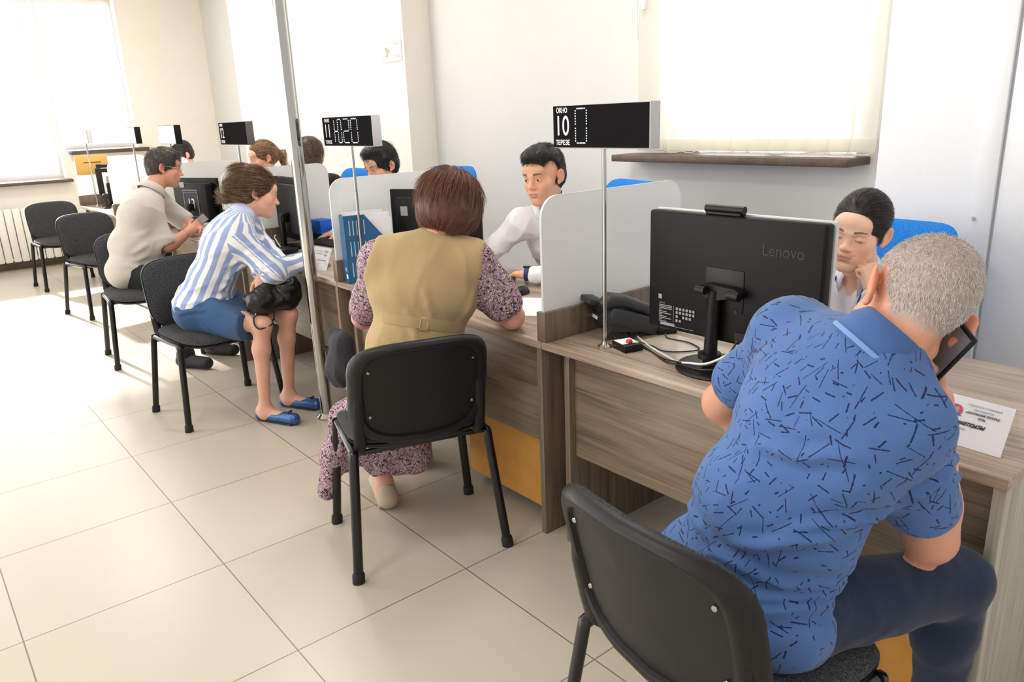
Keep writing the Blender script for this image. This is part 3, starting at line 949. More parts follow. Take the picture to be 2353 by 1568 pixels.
for k, (x0, x1, h) in enumerate(((.012, .212, .335), (.02, .225, .29), (.03, .235, .325), (.05, .24, .30))):
    y = -.014-.015*k
    MB().prism([(x0, .004), (x1, .004), (x1, h), (x0, h)], y-.006, y, 'y').build('sheaf', 'paper', pc, smooth=False)
def paper(label, x, y, rz, w=.21, l=.297, h=.001, z=ZD):
    o = MB().box(-w/2, w/2, -l/2, l/2, 0, h).build('paper_sheet', 'paper', smooth=False, loc=(x, y, z+.0006), rot=(0, 0, rz))
    return tag(o, label, 'paper', 'loose papers')
paper('white paper lying on the desk right of the khaki vest woman\'s elbow', 1.27, -.86, R(-52))
paper('white paper at the desk edge in front of the man in the grey shirt', 1.07, 2.36, R(10), .15, .21)
paper('thick sheaf of white papers under the number 13 monitor', 1.33, 3.28, R(20), .21, .297, .014)
paper('white paper on the desk at the far end of the row', 1.10, 5.3, R(12))

# ================================================================== KEYBOARDS, MICE AND SMALL THINGS
def keyboard(label, x, y, rz):
    k = thing('keyboard', label, 'keyboard', (x, y, ZD), rz, 'dark keyboards')
    MB().box(-.07, .07, -.22, .22, .002, .016, .005).build('case', 'plastic_black', k)
    b = MB()
    for i in range(5):
        b.box(-.060+i*.024, -.060+i*.024+.019, -.21, .21, .016, .020, .002)
    b.build('key_rows', 'plastic_matte', k)
keyboard('dark keyboard under the hand right of the chrome pole', 1.50, 1.36, R(8))
def mouse(label, x, y, rz):
    o = MB()
    ring_surface(o, [(0, .034), (.5, .031), (.8, .022), (1, .006), (1, 0), (0, 0)], lambda r, a, off: (.055*r*math.cos(a), .031*r*math.sin(a), off))
    return tag(o.build('computer_mouse', 'plastic_black', loc=(x, y, ZD+.0005), rot=(0, 0, rz), angle=60), label, 'mouse', 'computer mice')
mouse('black computer mouse on the desk behind the khaki vest woman\'s shoulder', 1.40, -.66, R(20))
mouse('black computer mouse under the clerk\'s hand just right of the chrome pole', 1.50, 1.47, R(160))
rt = thing('router', 'small black router box at the foot of the monitor behind the striped-shirt woman', 'router', (1.15, 1.30, ZD), R(10))
MB().box(-.06, .06, -.09, .09, .004, .032, .006).build('case', 'plastic_black', rt)
MB().tube([(.02, .04, .03), (.0, .06, .09), (-.005, .04, .105)], .004, 7).build('cable', 'cable_white', rt)
MB().tube([(-.05, -.05, .02), (-.07, -.12, .005), (-.03, -.2, .005), (.03, -.16, .005)], .003, 7).build('cable', 'cable_black', rt)
bs = thing('desk_organizer', 'bright blue plastic organizer on the desk right of the chrome pole', 'organizer', (1.57, 1.60, ZD), R(8))
MB().box(-.05, .05, -.06, .06, 0, .135, .01).build('box', 'blue_plastic', bs)
MB().box(-.052, -.045, -.06, .03, .01, .045, .002).build('drawer', 'plastic_black', bs)
# far desk: phone and card
fp = thing('desk_phone', 'dark desk phone standing upright beside the far monitor', 'phone', (1.20, 4.85, ZD), R(20))
MB().box(-.012, .012, -.09, .09, .0, .17, .004, mat=Matrix.Rotation(R(18), 4, 'Y')).build('body', 'phone_grey', fp)
MB().box(-.014, -.0125, -.07, .07, .10, .15, mat=Matrix.Rotation(R(18), 4, 'Y')).box(-.014, -.0125, -.07, .07, .02, .08, mat=Matrix.Rotation(R(18), 4, 'Y')).build('keypad_panel', 'print', fp, smooth=False)
MB().box(.0, .09, -.03, .03, 0, .012, .003).build('stand_foot', 'phone_grey', fp)
wc = thing('webcam', 'small ball webcam on a stand on the far desk', 'webcam', (1.09, 5.42, ZD), 0)
MB().lathe([(0, 0), (.035, 0), (.035, .008), (.014, .03), (.012, .09)], 18).build('stand', 'plastic_black', wc)
MB().lathe([(0, -.034)] + [(.034*math.cos(R(a)), .034*math.sin(R(a))) for a in range(-75, 90, 15)] + [(0, .034)], 18, c=(0, 0, .12)).build('camera_ball', 'plastic_black', wc)
# ================================================================== LIGHT
wd = bpy.data.worlds.new('daylight')
SCN.world = wd
wd.use_nodes = True
bg = wd.node_tree.nodes['Background']
bg.inputs[0].default_value = (1.0, .985, .96, 1)
bg.inputs[1].default_value = 1.0
# bright sky outside the two window sides, a dimmer hall on the open sides
wn, wl = wd.node_tree.nodes, wd.node_tree.links
tc = wn.new('ShaderNodeTexCoord')
sx = wn.new('ShaderNodeSeparateXYZ')
wl.new(tc.outputs['Generated'], sx.inputs[0])
def mr(sock, a, b, c, d):
    m = wn.new('ShaderNodeMapRange')
    m.inputs[1].default_value, m.inputs[2].default_value, m.inputs[3].default_value, m.inputs[4].default_value = a, b, c, d
    wl.new(sock, m.inputs[0])
    return m.outputs[0]
ya, xa = mr(sx.outputs[1], .05, .45, .0, 3.2), mr(sx.outputs[0], .55, .8, .0, 2.2)
ad = wn.new('ShaderNodeMath'); ad.operation = 'ADD'
wl.new(ya, ad.inputs[0]); wl.new(xa, ad.inputs[1])
ad2 = wn.new('ShaderNodeMath'); ad2.operation = 'ADD'; ad2.inputs[1].default_value = .80
wl.new(ad.outputs[0], ad2.inputs[0])
wl.new(ad2.outputs[0], bg.inputs[1])
su = bpy.data.lights.new('sun', 'SUN')
su.energy = 15
su.angle = R(2.5)
su.color = (1, .95, .85)
so = bpy.data.objects.new('sun', su)
COL.objects.link(so)
so.rotation_euler = Vector((.10, -1, -.51)).to_track_quat('-Z', 'Y').to_euler()
vs.exposure = 0.2
# ================================================================== BODY ENGINE
def V(*a):
    return np.array(a if len(a) > 1 else a[0], float)
def nrm(v):
    v = np.asarray(v, float)
    return v/max(1e-9, np.linalg.norm(v))

def axis_coords(lo, hi, h, fines):
    """grid coordinates from lo to hi with step h, finer inside the given intervals (a, b, step)"""
    out = [lo]
    while out[-1] < hi:
        x = out[-1]
        s = h
        for a, b, f in fines:
            if a-.004 <= x < b:
                s = min(s, f)
            elif x < a and x+s > a:
                s = max(f, min(s, a-x))
        out.append(x+s)
    return np.array(out, np.float32)

class Field:
    """prims: ('c', a, b, ra, rb) tapered capsule | ('e', centre, axes 3x3 columns, radii) ellipsoid; op + or -; k blend"""
    def __init__(self):
        self.p = []
    def cap(self, a, b, ra, rb=None, k=.02, op=1, tag=None):
        self.p.append(('c', V(a), V(b), float(ra), float(ra if rb is None else rb), k, op, tag))
        return self
    def ell(self, c, r, ax=None, k=.02, op=1, tag=None):
        self.p.append(('e', V(c), np.eye(3) if ax is None else np.asarray(ax, float), V(r), None, k, op, tag))
        return self
    def plane(self, p, n, k=.004):
        """cuts away everything on the side n points to"""
        self.p.append(('p', V(p), nrm(n), None, None, k, -1, None))
        return self
    def extend(self, prims):
        self.p += prims
        return self
    def bounds(self):
        lo, hi = np.full(3, 1e9), np.full(3, -1e9)
        for q in self.p:
            if q[6] < 0:
                continue
            if q[0] == 'c':
                for c, r in ((q[1], q[3]), (q[2], q[4])):
                    lo = np.minimum(lo, c-r); hi = np.maximum(hi, c+r)
            elif q[0] == 'e':
                e = np.sqrt(((q[2]*q[3][None, :])**2).sum(1))
                lo = np.minimum(lo, q[1]-e); hi = np.maximum(hi, q[1]+e)
        return lo, hi
    def grid(self, h, fines=()):
        lo, hi = self.bounds()
        m = 2.5*h+.012
        ax = []
        for i in range(3):
            ax.append(axis_coords(lo[i]-m, hi[i]+m, h, [(f[0][i], f[1][i], f[2]) for f in fines]))
        n = [len(a) for a in ax]
        D = np.full(n, .5, np.float32)
        for q in self.p:
            kind, k, op = q[0], q[5], q[6]
            mg = k+2.2*h
            if kind == 'c':
                b0 = np.minimum(q[1]-q[3], q[2]-q[4])-mg
                b1 = np.maximum(q[1]+q[3], q[2]+q[4])+mg
            elif kind == 'e':
                e = np.sqrt(((q[2]*q[3][None, :])**2).sum(1))
                b0, b1 = q[1]-e-mg, q[1]+e+mg
            else:
                b0, b1 = np.full(3, -1e9), np.full(3, 1e9)
            s = [slice(max(0, int(np.searchsorted(ax[i], b0[i]))-1), int(np.searchsorted(ax[i], b1[i]))+1) for i in range(3)]
            s = tuple(s)
            X, Y, Z = ax[0][s[0]][:, None, None], ax[1][s[1]][None, :, None], ax[2][s[2]][None, None, :]
            d = self.dist(q, X, Y, Z)
            o = D[s]
            if op > 0:
                t = np.maximum(k-np.abs(o-d), 0)/max(k, 1e-6)
                D[s] = np.minimum(o, d)-t*t*k*.25
            else:
                d = -d
                t = np.maximum(k-np.abs(o-d), 0)/max(k, 1e-6)
                D[s] = np.maximum(o, d)+t*t*k*.25
        return ax, D
    @staticmethod
    def dist(q, X, Y, Z):
        if q[0] == 'c':
            a, b = q[1], q[2]
            ba = b-a
            L = max(1e-9, float(ba @ ba))
            px, py, pz = X-np.float32(a[0]), Y-np.float32(a[1]), Z-np.float32(a[2])
            t = np.clip((px*np.float32(ba[0])+py*np.float32(ba[1])+pz*np.float32(ba[2]))/np.float32(L), 0, 1)
            dx, dy, dz = px-t*np.float32(ba[0]), py-t*np.float32(ba[1]), pz-t*np.float32(ba[2])
            return np.sqrt(dx*dx+dy*dy+dz*dz)-(np.float32(q[3])+np.float32(q[4]-q[3])*t)
        if q[0] == 'p':
            n, p = q[2], q[1]
            return -((X-np.float32(p[0]))*np.float32(n[0])+(Y-np.float32(p[1]))*np.float32(n[1])+(Z-np.float32(p[2]))*np.float32(n[2]))
        c, A, r = q[1], q[2], q[3]
        px, py, pz = X-np.float32(c[0]), Y-np.float32(c[1]), Z-np.float32(c[2])
        s0 = s1 = np.float32(0)
        for i in range(3):
            u = px*np.float32(A[0, i])+py*np.float32(A[1, i])+pz*np.float32(A[2, i])
            u = u/np.float32(r[i])
            s0 = s0+u*u
            u = u/np.float32(r[i])
            s1 = s1+u*u
        k0, k1 = np.sqrt(s0), np.sqrt(s1)
        return k0*(k0-1)/np.maximum(k1, 1e-5)
    def mesh(self, h, fines=()):
        ax, D = self.grid(h, fines)
        return surface_net(ax, D)

def surface_net(ax, D):
    ins = D < 0
    n = np.array(D.shape)
    c = np.zeros(n-1, np.int8)
    for i in (0, 1):
        for j in (0, 1):
            for k in (0, 1):
                c += ins[i:n[0]-1+i, j:n[1]-1+j, k:n[2]-1+k]
    act = np.argwhere((c > 0) & (c < 8))
    idx = np.full(n-1, -1, np.int32)
    idx[tuple(act.T)] = np.arange(len(act))
    P = np.zeros((len(act), 3)); W = np.zeros(len(act))
    cor = [np.array(q) for q in ((0, 0, 0), (1, 0, 0), (0, 1, 0), (1, 1, 0), (0, 0, 1), (1, 0, 1), (0, 1, 1), (1, 1, 1))]
    val = [D[tuple((act+q).T)].astype(float) for q in cor]
    pos = [np.stack([ax[i][act[:, i]+q[i]] for i in range(3)], 1).astype(float) for q in cor]
    for a in range(8):
        for b in range(a+1, 8):
            if np.abs(cor[a]-cor[b]).sum() != 1:
                continue
            m = (val[a] < 0) != (val[b] < 0)
            t = val[a][m]/(val[a][m]-val[b][m])
            P[m] += pos[a][m]+(pos[b][m]-pos[a][m])*t[:, None]
            W[m] += 1
    P /= W[:, None]
    F = []
    for d in range(3):
        e, f = (d+1) % 3, (d+2) % 3
        sl0 = [slice(0, n[i]) for i in range(3)]
        sl1 = [slice(0, n[i]) for i in range(3)]
        sl0[d] = slice(0, n[d]-1); sl1[d] = slice(1, n[d])
        for w in (e, f):
            sl0[w] = slice(1, n[w]-1); sl1[w] = slice(1, n[w]-1)
        A, B = ins[tuple(sl0)], ins[tuple(sl1)]
        for up in (True, False):
            g = np.argwhere((A & ~B) if up else (~A & B))
            if not len(g):
                continue
            g[:, e] += 1; g[:, f] += 1
            q = []
            for de, df in ((0, 0), (-1, 0), (-1, -1), (0, -1)):
                h = g.copy()
                h[:, e] += de; h[:, f] += df
                q.append(idx[tuple(h.T)])
            q = np.stack(q, 1)
            F.append(q if up else q[:, ::-1])
    return P, np.concatenate(F) if F else np.zeros((0, 4), int)

def vnormals(P, F):
    a, b = P[F[:, 2]]-P[F[:, 0]], P[F[:, 3]]-P[F[:, 1]]
    fn = np.cross(a, b)
    N = np.zeros_like(P)
    for i in range(4):
        np.add.at(N, F[:, i], fn)
    return N/np.maximum(1e-12, np.linalg.norm(N, axis=1))[:, None]

def smooth_mesh(P, F, it=1, w=.5):
    for _ in range(it):
        S = np.zeros_like(P); C = np.zeros(len(P))
        for i in range(4):
            a, b = F[:, i], F[:, (i+1) % 4]
            np.add.at(S, a, P[b]); np.add.at(C, a, 1)
            np.add.at(S, b, P[a]); np.add.at(C, b, 1)
        P = P*(1-w)+S/np.maximum(C, 1)[:, None]*w
    return P

def vnoise(p, seed=0):
    """smooth 3-D value noise, about -1..1"""
    i = np.floor(p).astype(np.int64)
    f = p-i
    u = f*f*f*(f*(f*6-15)+10)
    def hsh(x, y, z):
        h = (x*374761393+y*668265263+z*2147483647+seed*1274126177) & 0xffffffff
        h = ((h ^ (h >> 13))*1274126177) & 0xffffffff
        return ((h ^ (h >> 16)) & 0xffff)/32767.5-1
    r = 0
    for a in (0, 1):
        for b in (0, 1):
            for c in (0, 1):
                w = (u[:, 0] if a else 1-u[:, 0])*(u[:, 1] if b else 1-u[:, 1])*(u[:, 2] if c else 1-u[:, 2])
                r = r+w*hsh(i[:, 0]+a, i[:, 1]+b, i[:, 2]+c)
    return r

def basis(z, x=None):
    """columns x, y, z with z along the given vector"""
    z = nrm(z)
    x = np.array((1., 0, 0)) if x is None else np.asarray(x, float)
    if abs(z @ nrm(x)) > .95:
        x = np.array((0, 1., 0))
    x = nrm(x-z*(x @ z))
    return np.stack([x, np.cross(z, x), z], 1)

def folds(P, N, amp, scale, stretch_dir, ratio=4.0, seed=0, ridged=True):
    """cloth folds: noise stretched along stretch_dir"""
    B = basis(stretch_dir)
    q = (P @ B)*scale
    q[:, 2] /= ratio
    n = vnoise(q, seed)
    n2 = vnoise(q*2.1+7.3, seed+5)
    if ridged:
        n = (1-np.abs(n))**2-.45
    return P+N*(amp*(n+.35*n2))[:, None]

def to_object(name, P, F, mat, parent, uv=None, col=None, origin=None):
    me = bpy.data.meshes.new(name)
    o0 = V(parent['_o']) if origin is None and parent is not None and '_o' in parent else (np.zeros(3) if origin is None else origin)
    Q = (P-o0).astype(np.float32)
    me.vertices.add(len(Q)); me.vertices.foreach_set('co', Q.ravel())
    F = np.asarray(F, np.int32)
    me.loops.add(F.size); me.loops.foreach_set('vertex_index', F.ravel())
    me.polygons.add(len(F))
    me.polygons.foreach_set('loop_start', np.arange(0, F.size, 4, dtype=np.int32))
    me.polygons.foreach_set('loop_total', np.full(len(F), 4, np.int32))
    me.update(calc_edges=True)
    me.validate()
    if uv is not None:
        l = me.uv_layers.new(name='UVMap')
        l.data.foreach_set('uv', np.asarray(uv, np.float32).ravel())
    if col is not None:
        a = me.color_attributes.new('Col', 'FLOAT_COLOR', 'POINT')
        c = np.ones((len(P), 4), np.float32)
        c[:, :3] = col
        a.data.foreach_set('color', c.ravel())
    return link_mesh(name, me, mat, parent, True, angle=0)

def bone_uv(P, F, bones):
    """per-loop coordinates: u around the nearest bone (metres), v along it; bones = (a, b, r, xaxis[, flip])"""
    C = P[F].mean(1)
    best = np.full(len(C), 1e9); bi = np.zeros(len(C), int)
    for i, bn in enumerate(bones):
        a, b, r = V(bn[0]), V(bn[1]), bn[2]
        ba = b-a
        t = np.clip((C-a) @ ba/(ba @ ba), 0, 1)
        d = np.linalg.norm(C-a-t[:, None]*ba, axis=1)-r
        m = d < best
        best[m] = d[m]; bi[m] = i
    uv = np.zeros((len(F), 4, 2))
    for i, bn in enumerate(bones):
        m = bi == i
        if not m.any():
            continue
        a, b, r = V(bn[0]), V(bn[1]), bn[2]
        B = basis(b-a, bn[3] if len(bn) > 3 else None)
        q = (P[F[m]]-a) @ B
        ang = np.arctan2(q[..., 1], q[..., 0])
        qc = (C[m]-a) @ B
        ac = np.arctan2(qc[:, 1], qc[:, 0])[:, None]
        ang = ac+(ang-ac+PI) % (2*PI)-PI
        uv[m, :, 0] = ang*r
        uv[m, :, 1] = q[..., 2]+i*.37
    return uv

# ------------------------------------------------------------------ anatomy
def head_frame(center, face, up, scale=1.0):
    y = nrm(face)
    z = nrm(V(up)-y*(V(up) @ y))
    x = np.cross(y, z)
    return dict(c=V(center), A=np.stack([x, y, z], 1), s=scale)
def hp(H, *p):
    return H['c']+H['A'] @ (np.array(p, float)*H['s'])
def hloc(H, P):
    return ((P-H['c']) @ H['A'])/H['s']
def head_prims(f, H, male=True, eyes='open', smile=0.0, chub=0.0, nose=1.0):
    s, A = H['s'], H['A']
    def E(c, r, k=.012, op=1, ax=None):
        f.ell(hp(H, *c), V(r)*s, A if ax is None else A @ ax, k*s, op)
    def Cp(a, b, ra, rb, k=.012, op=1):
        f.cap(hp(H, *a), hp(H, *b), ra*s, rb*s, k*s, op)
    def ry(d):
        c_, s_ = math.cos(R(d)), math.sin(R(d))
        return np.array(((c_, 0, s_), (0, 1, 0), (-s_, 0, c_)))
    def rz(d):
        c_, s_ = math.cos(R(d)), math.sin(R(d))
        return np.array(((c_, -s_, 0), (s_, c_, 0), (0, 0, 1)))
    j = 1.0 if male else .93
    E((0, -.010, .034), (.0755, .095, .086))
    E((0, .024, -.030), (.0565+chub, .066, .078), .025)
    E((0, .040, -.068), (.047*j+chub, .045, .042), .03)
    E((0, .070, -.098), (.023*j, .018, .017), .022)
    for q in (-1, 1):
        E((q*.040, .052, -.026), (.026+chub*.5, .026, .026+smile*.004), .02)
        Cp((q*.047, .006, -.058), (q*.016, .064, -.102), .0135+chub*.6, .011, .02)
    E((0, .074, .040), (.056, .020, .032), .02)
    E((0, .083, .0165), (.046, .012, .0085 if male else .006), .014)
    for q in (-1, 1):
        E((q*.032, .099, .001), (.0165, .014, .0105), .012, -1)
        E((q*.0315, .0765, .0), (.0155, .0135, .0125), .005)
        if eyes == 'open':
            E((q*.0315, .0925, .0005), (.0125, .008, .0036), .002, -1)
        else:
            E((q*.0315, .0925, -.0055), (.0135, .007, .0010), .0015, -1)
    Cp((0, .082, .010), (0, .103*nose-.0, -.026), .0075, .0095, .012)
    E((0, .1035*nose, -.0285), (.0105, .0105, .0095), .008)
    for q in (-1, 1):
        E((q*.0118, .0955, -.0325), (.0075, .0095, .0068), .006)
        E((q*.0062, .1035, -.0385), (.0034, .005, .0032), .003, -1)
    E((0, .079, -.062), (.027, .015, .020), .014)
    w = .0225+smile*.0055
    E((0, .0905, -.0575), (w, .0085, .0052), .005)
    E((0, .0895, -.0675), (w*.86, .0085, .0062), .005)
    for q in (-1, 1):
        Cp((0, .1005, -.0622), (q*w*1.10, .084, -.0622+smile*.010), .0016, .0012, .003, -1)
    E((0, .092, -.080), (.016, .006, .005), .008, -1)
    for q in (-1, 1):
        ax = rz(q*26) @ ry(q*8)
        E((q*.0825, -.016, -.004), (.0070, .0185, .031), .006, 1, ax)
        E((q*.0885, -.009, .0), (.0065, .0105, .019), .004, -1, ax)
        E((q*.076, -.004, -.030), (.0065, .009, .010), .006)
def eye_objects(H, parent, iris=(.03, .016, .01), look=(0, 0)):
    s = H['s']
    for q in (-1, 1):
        b = MB()
        c = hp(H, q*.0315, .0775, .0005)-V(parent['_o'])
        d = H['A'] @ nrm((look[0], 1, look[1]))
        Rm = Matrix([list(r) for r in basis(d)]).to_4x4()
        T = Matrix.Translation(Vector(c)) @ Rm
        r0 = .0118*s
        b.lathe([(0, -r0)]+[(r0*math.cos(R(a)), r0*math.sin(R(a))) for a in range(-75, 90, 12)]+[(0, r0)], 20, mat=T)
        e = b.build('eyeball', 'eye_white', parent)
        b = MB()
        b.lathe([(0, r0*1.03), (.0035*s, r0*1.005), (.0056*s, r0*.90)], 18, mat=T)
        b.build('iris', 'iris_dark', e)
def hand_prims(f, W, d, n, side, curl=(25, 30, 20), sc=1.0, spread=6, thumb=(.6, .7, .35), finger_curls=None):
    """five-fingered hand: W wrist, d wrist->fingers, n out of the palm, side +1 right / -1 left"""
    W, d = V(W), nrm(d)
    n = nrm(V(n)-d*(V(n) @ d))
    t = np.cross(d, n)*side
    k = .004
    kn = []
    f.cap(W-d*.01, W+d*.03*sc, .021*sc, .020*sc, .02)
    offs = (.029, .010, -.010, -.028)
    ln = ((.042, .026, .020), (.046, .029, .021), (.043, .027, .021), (.034, .020, .018))
    kl = (.088, .091, .086, .078)
    for i in range(4):
        K = W+d*kl[i]*sc+t*offs[i]*sc
        f.cap(W+d*.018*sc+t*offs[i]*.55*sc, K, .0145*sc, .0105*sc, .012)
        kn.append(K)
    f.cap(W+d*.03*sc+t*.018*sc+n*.006, W+d*.06*sc+t*.016*sc+n*.005, .015*sc, .013*sc, .012)
    f.cap(W+d*.03*sc-t*.016*sc+n*.006, W+d*.065*sc-t*.020*sc+n*.004, .014*sc, .011*sc, .012)
    tips = []
    for i in range(4):
        cu = finger_curls[i] if finger_curls else curl
        sp = R(spread*(1.5-i)/1.5)
        p = kn[i]
        ang = 0
        r = (.0098, .0090, .0082, .0068)
        if i == 3:
            r = (.0088, .0078, .0070, .0058)
        for j in range(3):
            ang += R(cu[j])
            dd = nrm(d*math.cos(ang)*math.cos(sp)+t*math.sin(sp)*math.cos(ang)+n*math.sin(ang))
            p2 = p+dd*ln[i][j]*sc
            f.cap(p, p2, r[j]*sc, r[j+1]*sc, k)
            p = p2
        tips.append((p, dd))
    p = W+d*.022*sc+t*.022*sc+n*.006*sc
    a = nrm(t*thumb[0]+d*thumb[1]+n*thumb[2])
    p2 = p+a*.044*sc
    f.cap(p, p2, .0155*sc, .0115*sc, .010)
    b = nrm(a*.75+d*.55+n*thumb[2]*.3-t*.15)
    p3 = p2+b*.032*sc
    f.cap(p2, p3, .0110*sc, .0095*sc, k)
    c = nrm(b*.85+d*.3+n*.25)
    p4 = p3+c*.024*sc
    f.cap(p3, p4, .0098*sc, .0075*sc, k)
    tips.append((p4, c))
    return tips
def box_of(pts, m, h):
    pts = np.array(pts)
    return (pts.min(0)-m, pts.max(0)+m, h)

def torso_frames(J):
    up = nrm(V(J['N'])-V(J['P']))
    rx = nrm(V(J['SR'])-V(J['SL']))
    hx = nrm(V(J['HR'])-V(J['HL']))
    def fr(x, z):
        z = nrm(z); x = nrm(x-z*(x @ z))
        return np.stack([x, np.cross(z, x), z], 1)
    upl = nrm(V(J['W'])-V(J['P'])); upu = nrm(V(J['N'])-V(J['C']))
    return fr(hx, upl), fr(nrm(hx+rx), nrm(V(J['C'])-V(J['W']))), fr(rx, upu)
def torso_prims(f, J, g=0.0, bulk=1.0, female=False, k=.05, neck=True, belly=0.0):
    """g inflates everything (clothing)"""
    A0, A1, A2 = torso_frames(J)
    b = bulk
    f.ell(J['P'], V(.158*b+g, .112*b+g, .105+g), A0, k)
    f.ell(V(J['W'])+A1[:, 1]*belly*.5, V(.138*b+g, .100*b+g+belly, .135+g), A1, k)
    f.ell(J['C'], V(.155*b+g, .108*b+g, .160+g), A2, k)
    if female:
        for q in (-1, 1):
            f.ell(V(J['C'])+A2[:, 1]*.085+A2[:, 0]*q*.072-A2[:, 2]*.01, V(.062+g*.6, .055+g*.6, .060+g*.6), A2, .04)
    S = (V(J['SL'])+V(J['SR']))/2
    for q in ('SL', 'SR'):
        f.cap(V(J['C'])*.42+V(J['N'])*.58, J[q], .062*b+g, .054*b+g, .04)
        f.cap(V(J['N'])-nrm(V(J['HEAD'])-V(J['N']))*(.0 if g == 0 else .012), V(J[q])+(S-V(J[q]))*.15+nrm(V(J['N'])-V(J['C']))*.012, .040+g*.7, .036+g, .05)
    if neck:
        f.cap(J['N'], V(J['N'])+(V(J['HEAD'])-V(J['N']))*.62, .052*J.get('nk', 1), .049*J.get('nk', 1), .03)
def arm_prims(f, J, s, g=0.0, k=.02, b=1.0):
    S, E, W = (V(J[q+s]) for q in ('S', 'E', 'W_'))
    f.cap(S, E, .047*b+g, .038*b+g, .04)
    M_ = E+(W-E)*.25
    f.cap(E, M_, .038*b+g, .041*b+g, k)
    f.cap(M_, W, .041*b+g, .026*b+g, k)
def leg_prims(f, J, s, g=0.0, k=.03, b=1.0, foot=True):
    H, K, A, T = (V(J[q+s]) for q in ('H', 'K', 'A', 'T'))
    f.cap(H, K, .088*b+g, .057*b+g, .05)
    c = K+(A-K)*.3
    back = nrm((H-K)-(A-K)*((H-K) @ (A-K))/((A-K) @ (A-K)))
    f.cap(K, c+back*.012, .055*b+g, .054*b+g, k)
    f.cap(c+back*.012, A, .054*b+g, .036*b+g, k)
    if foot:
        f.cap(A, A-V(0, 0, .035), .036*b, .034, .02)
        f.cap(A-V(0, 0, .045), T, .034, .024, .03)
        f.cap(A-V(0, 0, .045)-nrm(V(T)-A)*.03, A-V(0, 0, .04), .030, .034, .03)

def skin_cols(P, H, base, lip=(.60, .26, .22), brow=None, beard=0.0, blush=.0, brow_y=.0235, brow_h=.0042, lash=(.0048, .0016), smile=0.0):
    base = V(srgb(*base)[:3])*V(1.12, 1.16, 1.16)
    n = vnoise(P*38, 3)*.05+vnoise(P*12, 9)*.04
    c = base[None, :]*(1+n)[:, None]
    if H is None:
        return np.clip(c, 0, 1)
    q = hloc(H, P)
    x, y, z = q[:, 0], q[:, 1], q[:, 2]
    def mask(d, w):
        return np.clip(.5-d/w, 0, 1)
    front = y > .05
    # lips
    d = np.sqrt((x/(.0235+.004*smile))**2+((z+.0622-smile*.008*(x/.0235)**2)/.0098)**2)-1
    m = mask(d, .25)*front
    c = c*(1-m[:, None]*.85)+m[:, None]*.85*V(lip)
    # cheeks, nose tip, ears a little redder
    if blush:
        for cx_, cz_, r_ in ((.042, -.03, .024), (-.042, -.03, .024), (0, -.03, .014)):
            m = np.exp(-(((x-cx_)/r_)**2+((z-cz_)/r_)**2))*front*blush
            c = c*(1-m[:, None])+m[:, None]*c*V(1.1, .78, .74)
    m = (np.abs(x) > .072)*(z < .03)*(z > -.04)*(y < .02)
    c = np.where(m[:, None], c*V(1.05, .84, .80), c)
    if beard:
        d = np.maximum(np.maximum(-.045-z, z+.045)-.0, 0)
        m = np.clip((-.040-z)/.02, 0, 1)*(y > .0)*beard
        m2 = np.exp(-((x/.022)**2+((z+.050)/.005)**2))*front*beard
        m = np.clip(m+m2, 0, .8)
        l = np.exp(-((x/.022)**2+((z+.0622)/.009)**2))
        m = m*(1-l)
        c = c*(1-m[:, None])+m[:, None]*V(.16, .13, .12)
    if brow is not None:
        for s in (-1, 1):
            u = (x*s-.033)/.0175
            zc_ = brow_y+.0022*(1-u*u)+.0008*u
            wd = brow_h*np.clip(1.1-.55*u, .3, 1.2)
            d = np.maximum((np.abs(u)-1)*3, (np.abs(z-zc_)-wd)/wd)
            m = mask(d, .4)*front*.88
            c = c*(1-m[:, None])+m[:, None]*V(brow)
            # lash line
            m = np.exp(-(((x*s-.0315)/.013)**4+((z-lash[0])/lash[1])**2))*front*.85
            c = c*(1-m[:, None])+m[:, None]*V(.03, .02, .018)
    return np.clip(c, 0, 1)

t = NT('skin')
at_ = t.new('ShaderNodeAttribute', attribute_name='Col')
t.link(at_, 'Color', t.bs, 'Base Color')
t.set(Roughness=.48)
t.bs.inputs['Subsurface Weight'].default_value = .12
t.bs.inputs['Subsurface Radius'].default_value = (.012, .005, .003)
t.bs.inputs['Subsurface Scale'].default_value = 1.0
t.bs.inputs['Specular IOR Level'].default_value = .4
nz = t.new('ShaderNodeTexNoise'); nz.inputs['Scale'].default_value = 500
t.bump(nz, 'Fac', .06, .0006)
M['skin'] = t.m
M['eye_white'] = plain('eye_white', srgb(232, 226, 222), .25)
M['iris_dark'] = plain('iris_dark', srgb(34, 22, 16), .2)

def person(label, origin, group=None):
    o = thing('person', label, 'person', tuple(origin), 0, group)
    o['_o'] = tuple(float(v) for v in origin)
    return o

def build_body(par, f, h, fines, H, skin, **kw):
    P, F = f.mesh(h, fines)
    return to_object('body', P, F, 'skin', par, col=skin_cols(P, H, skin, **kw))

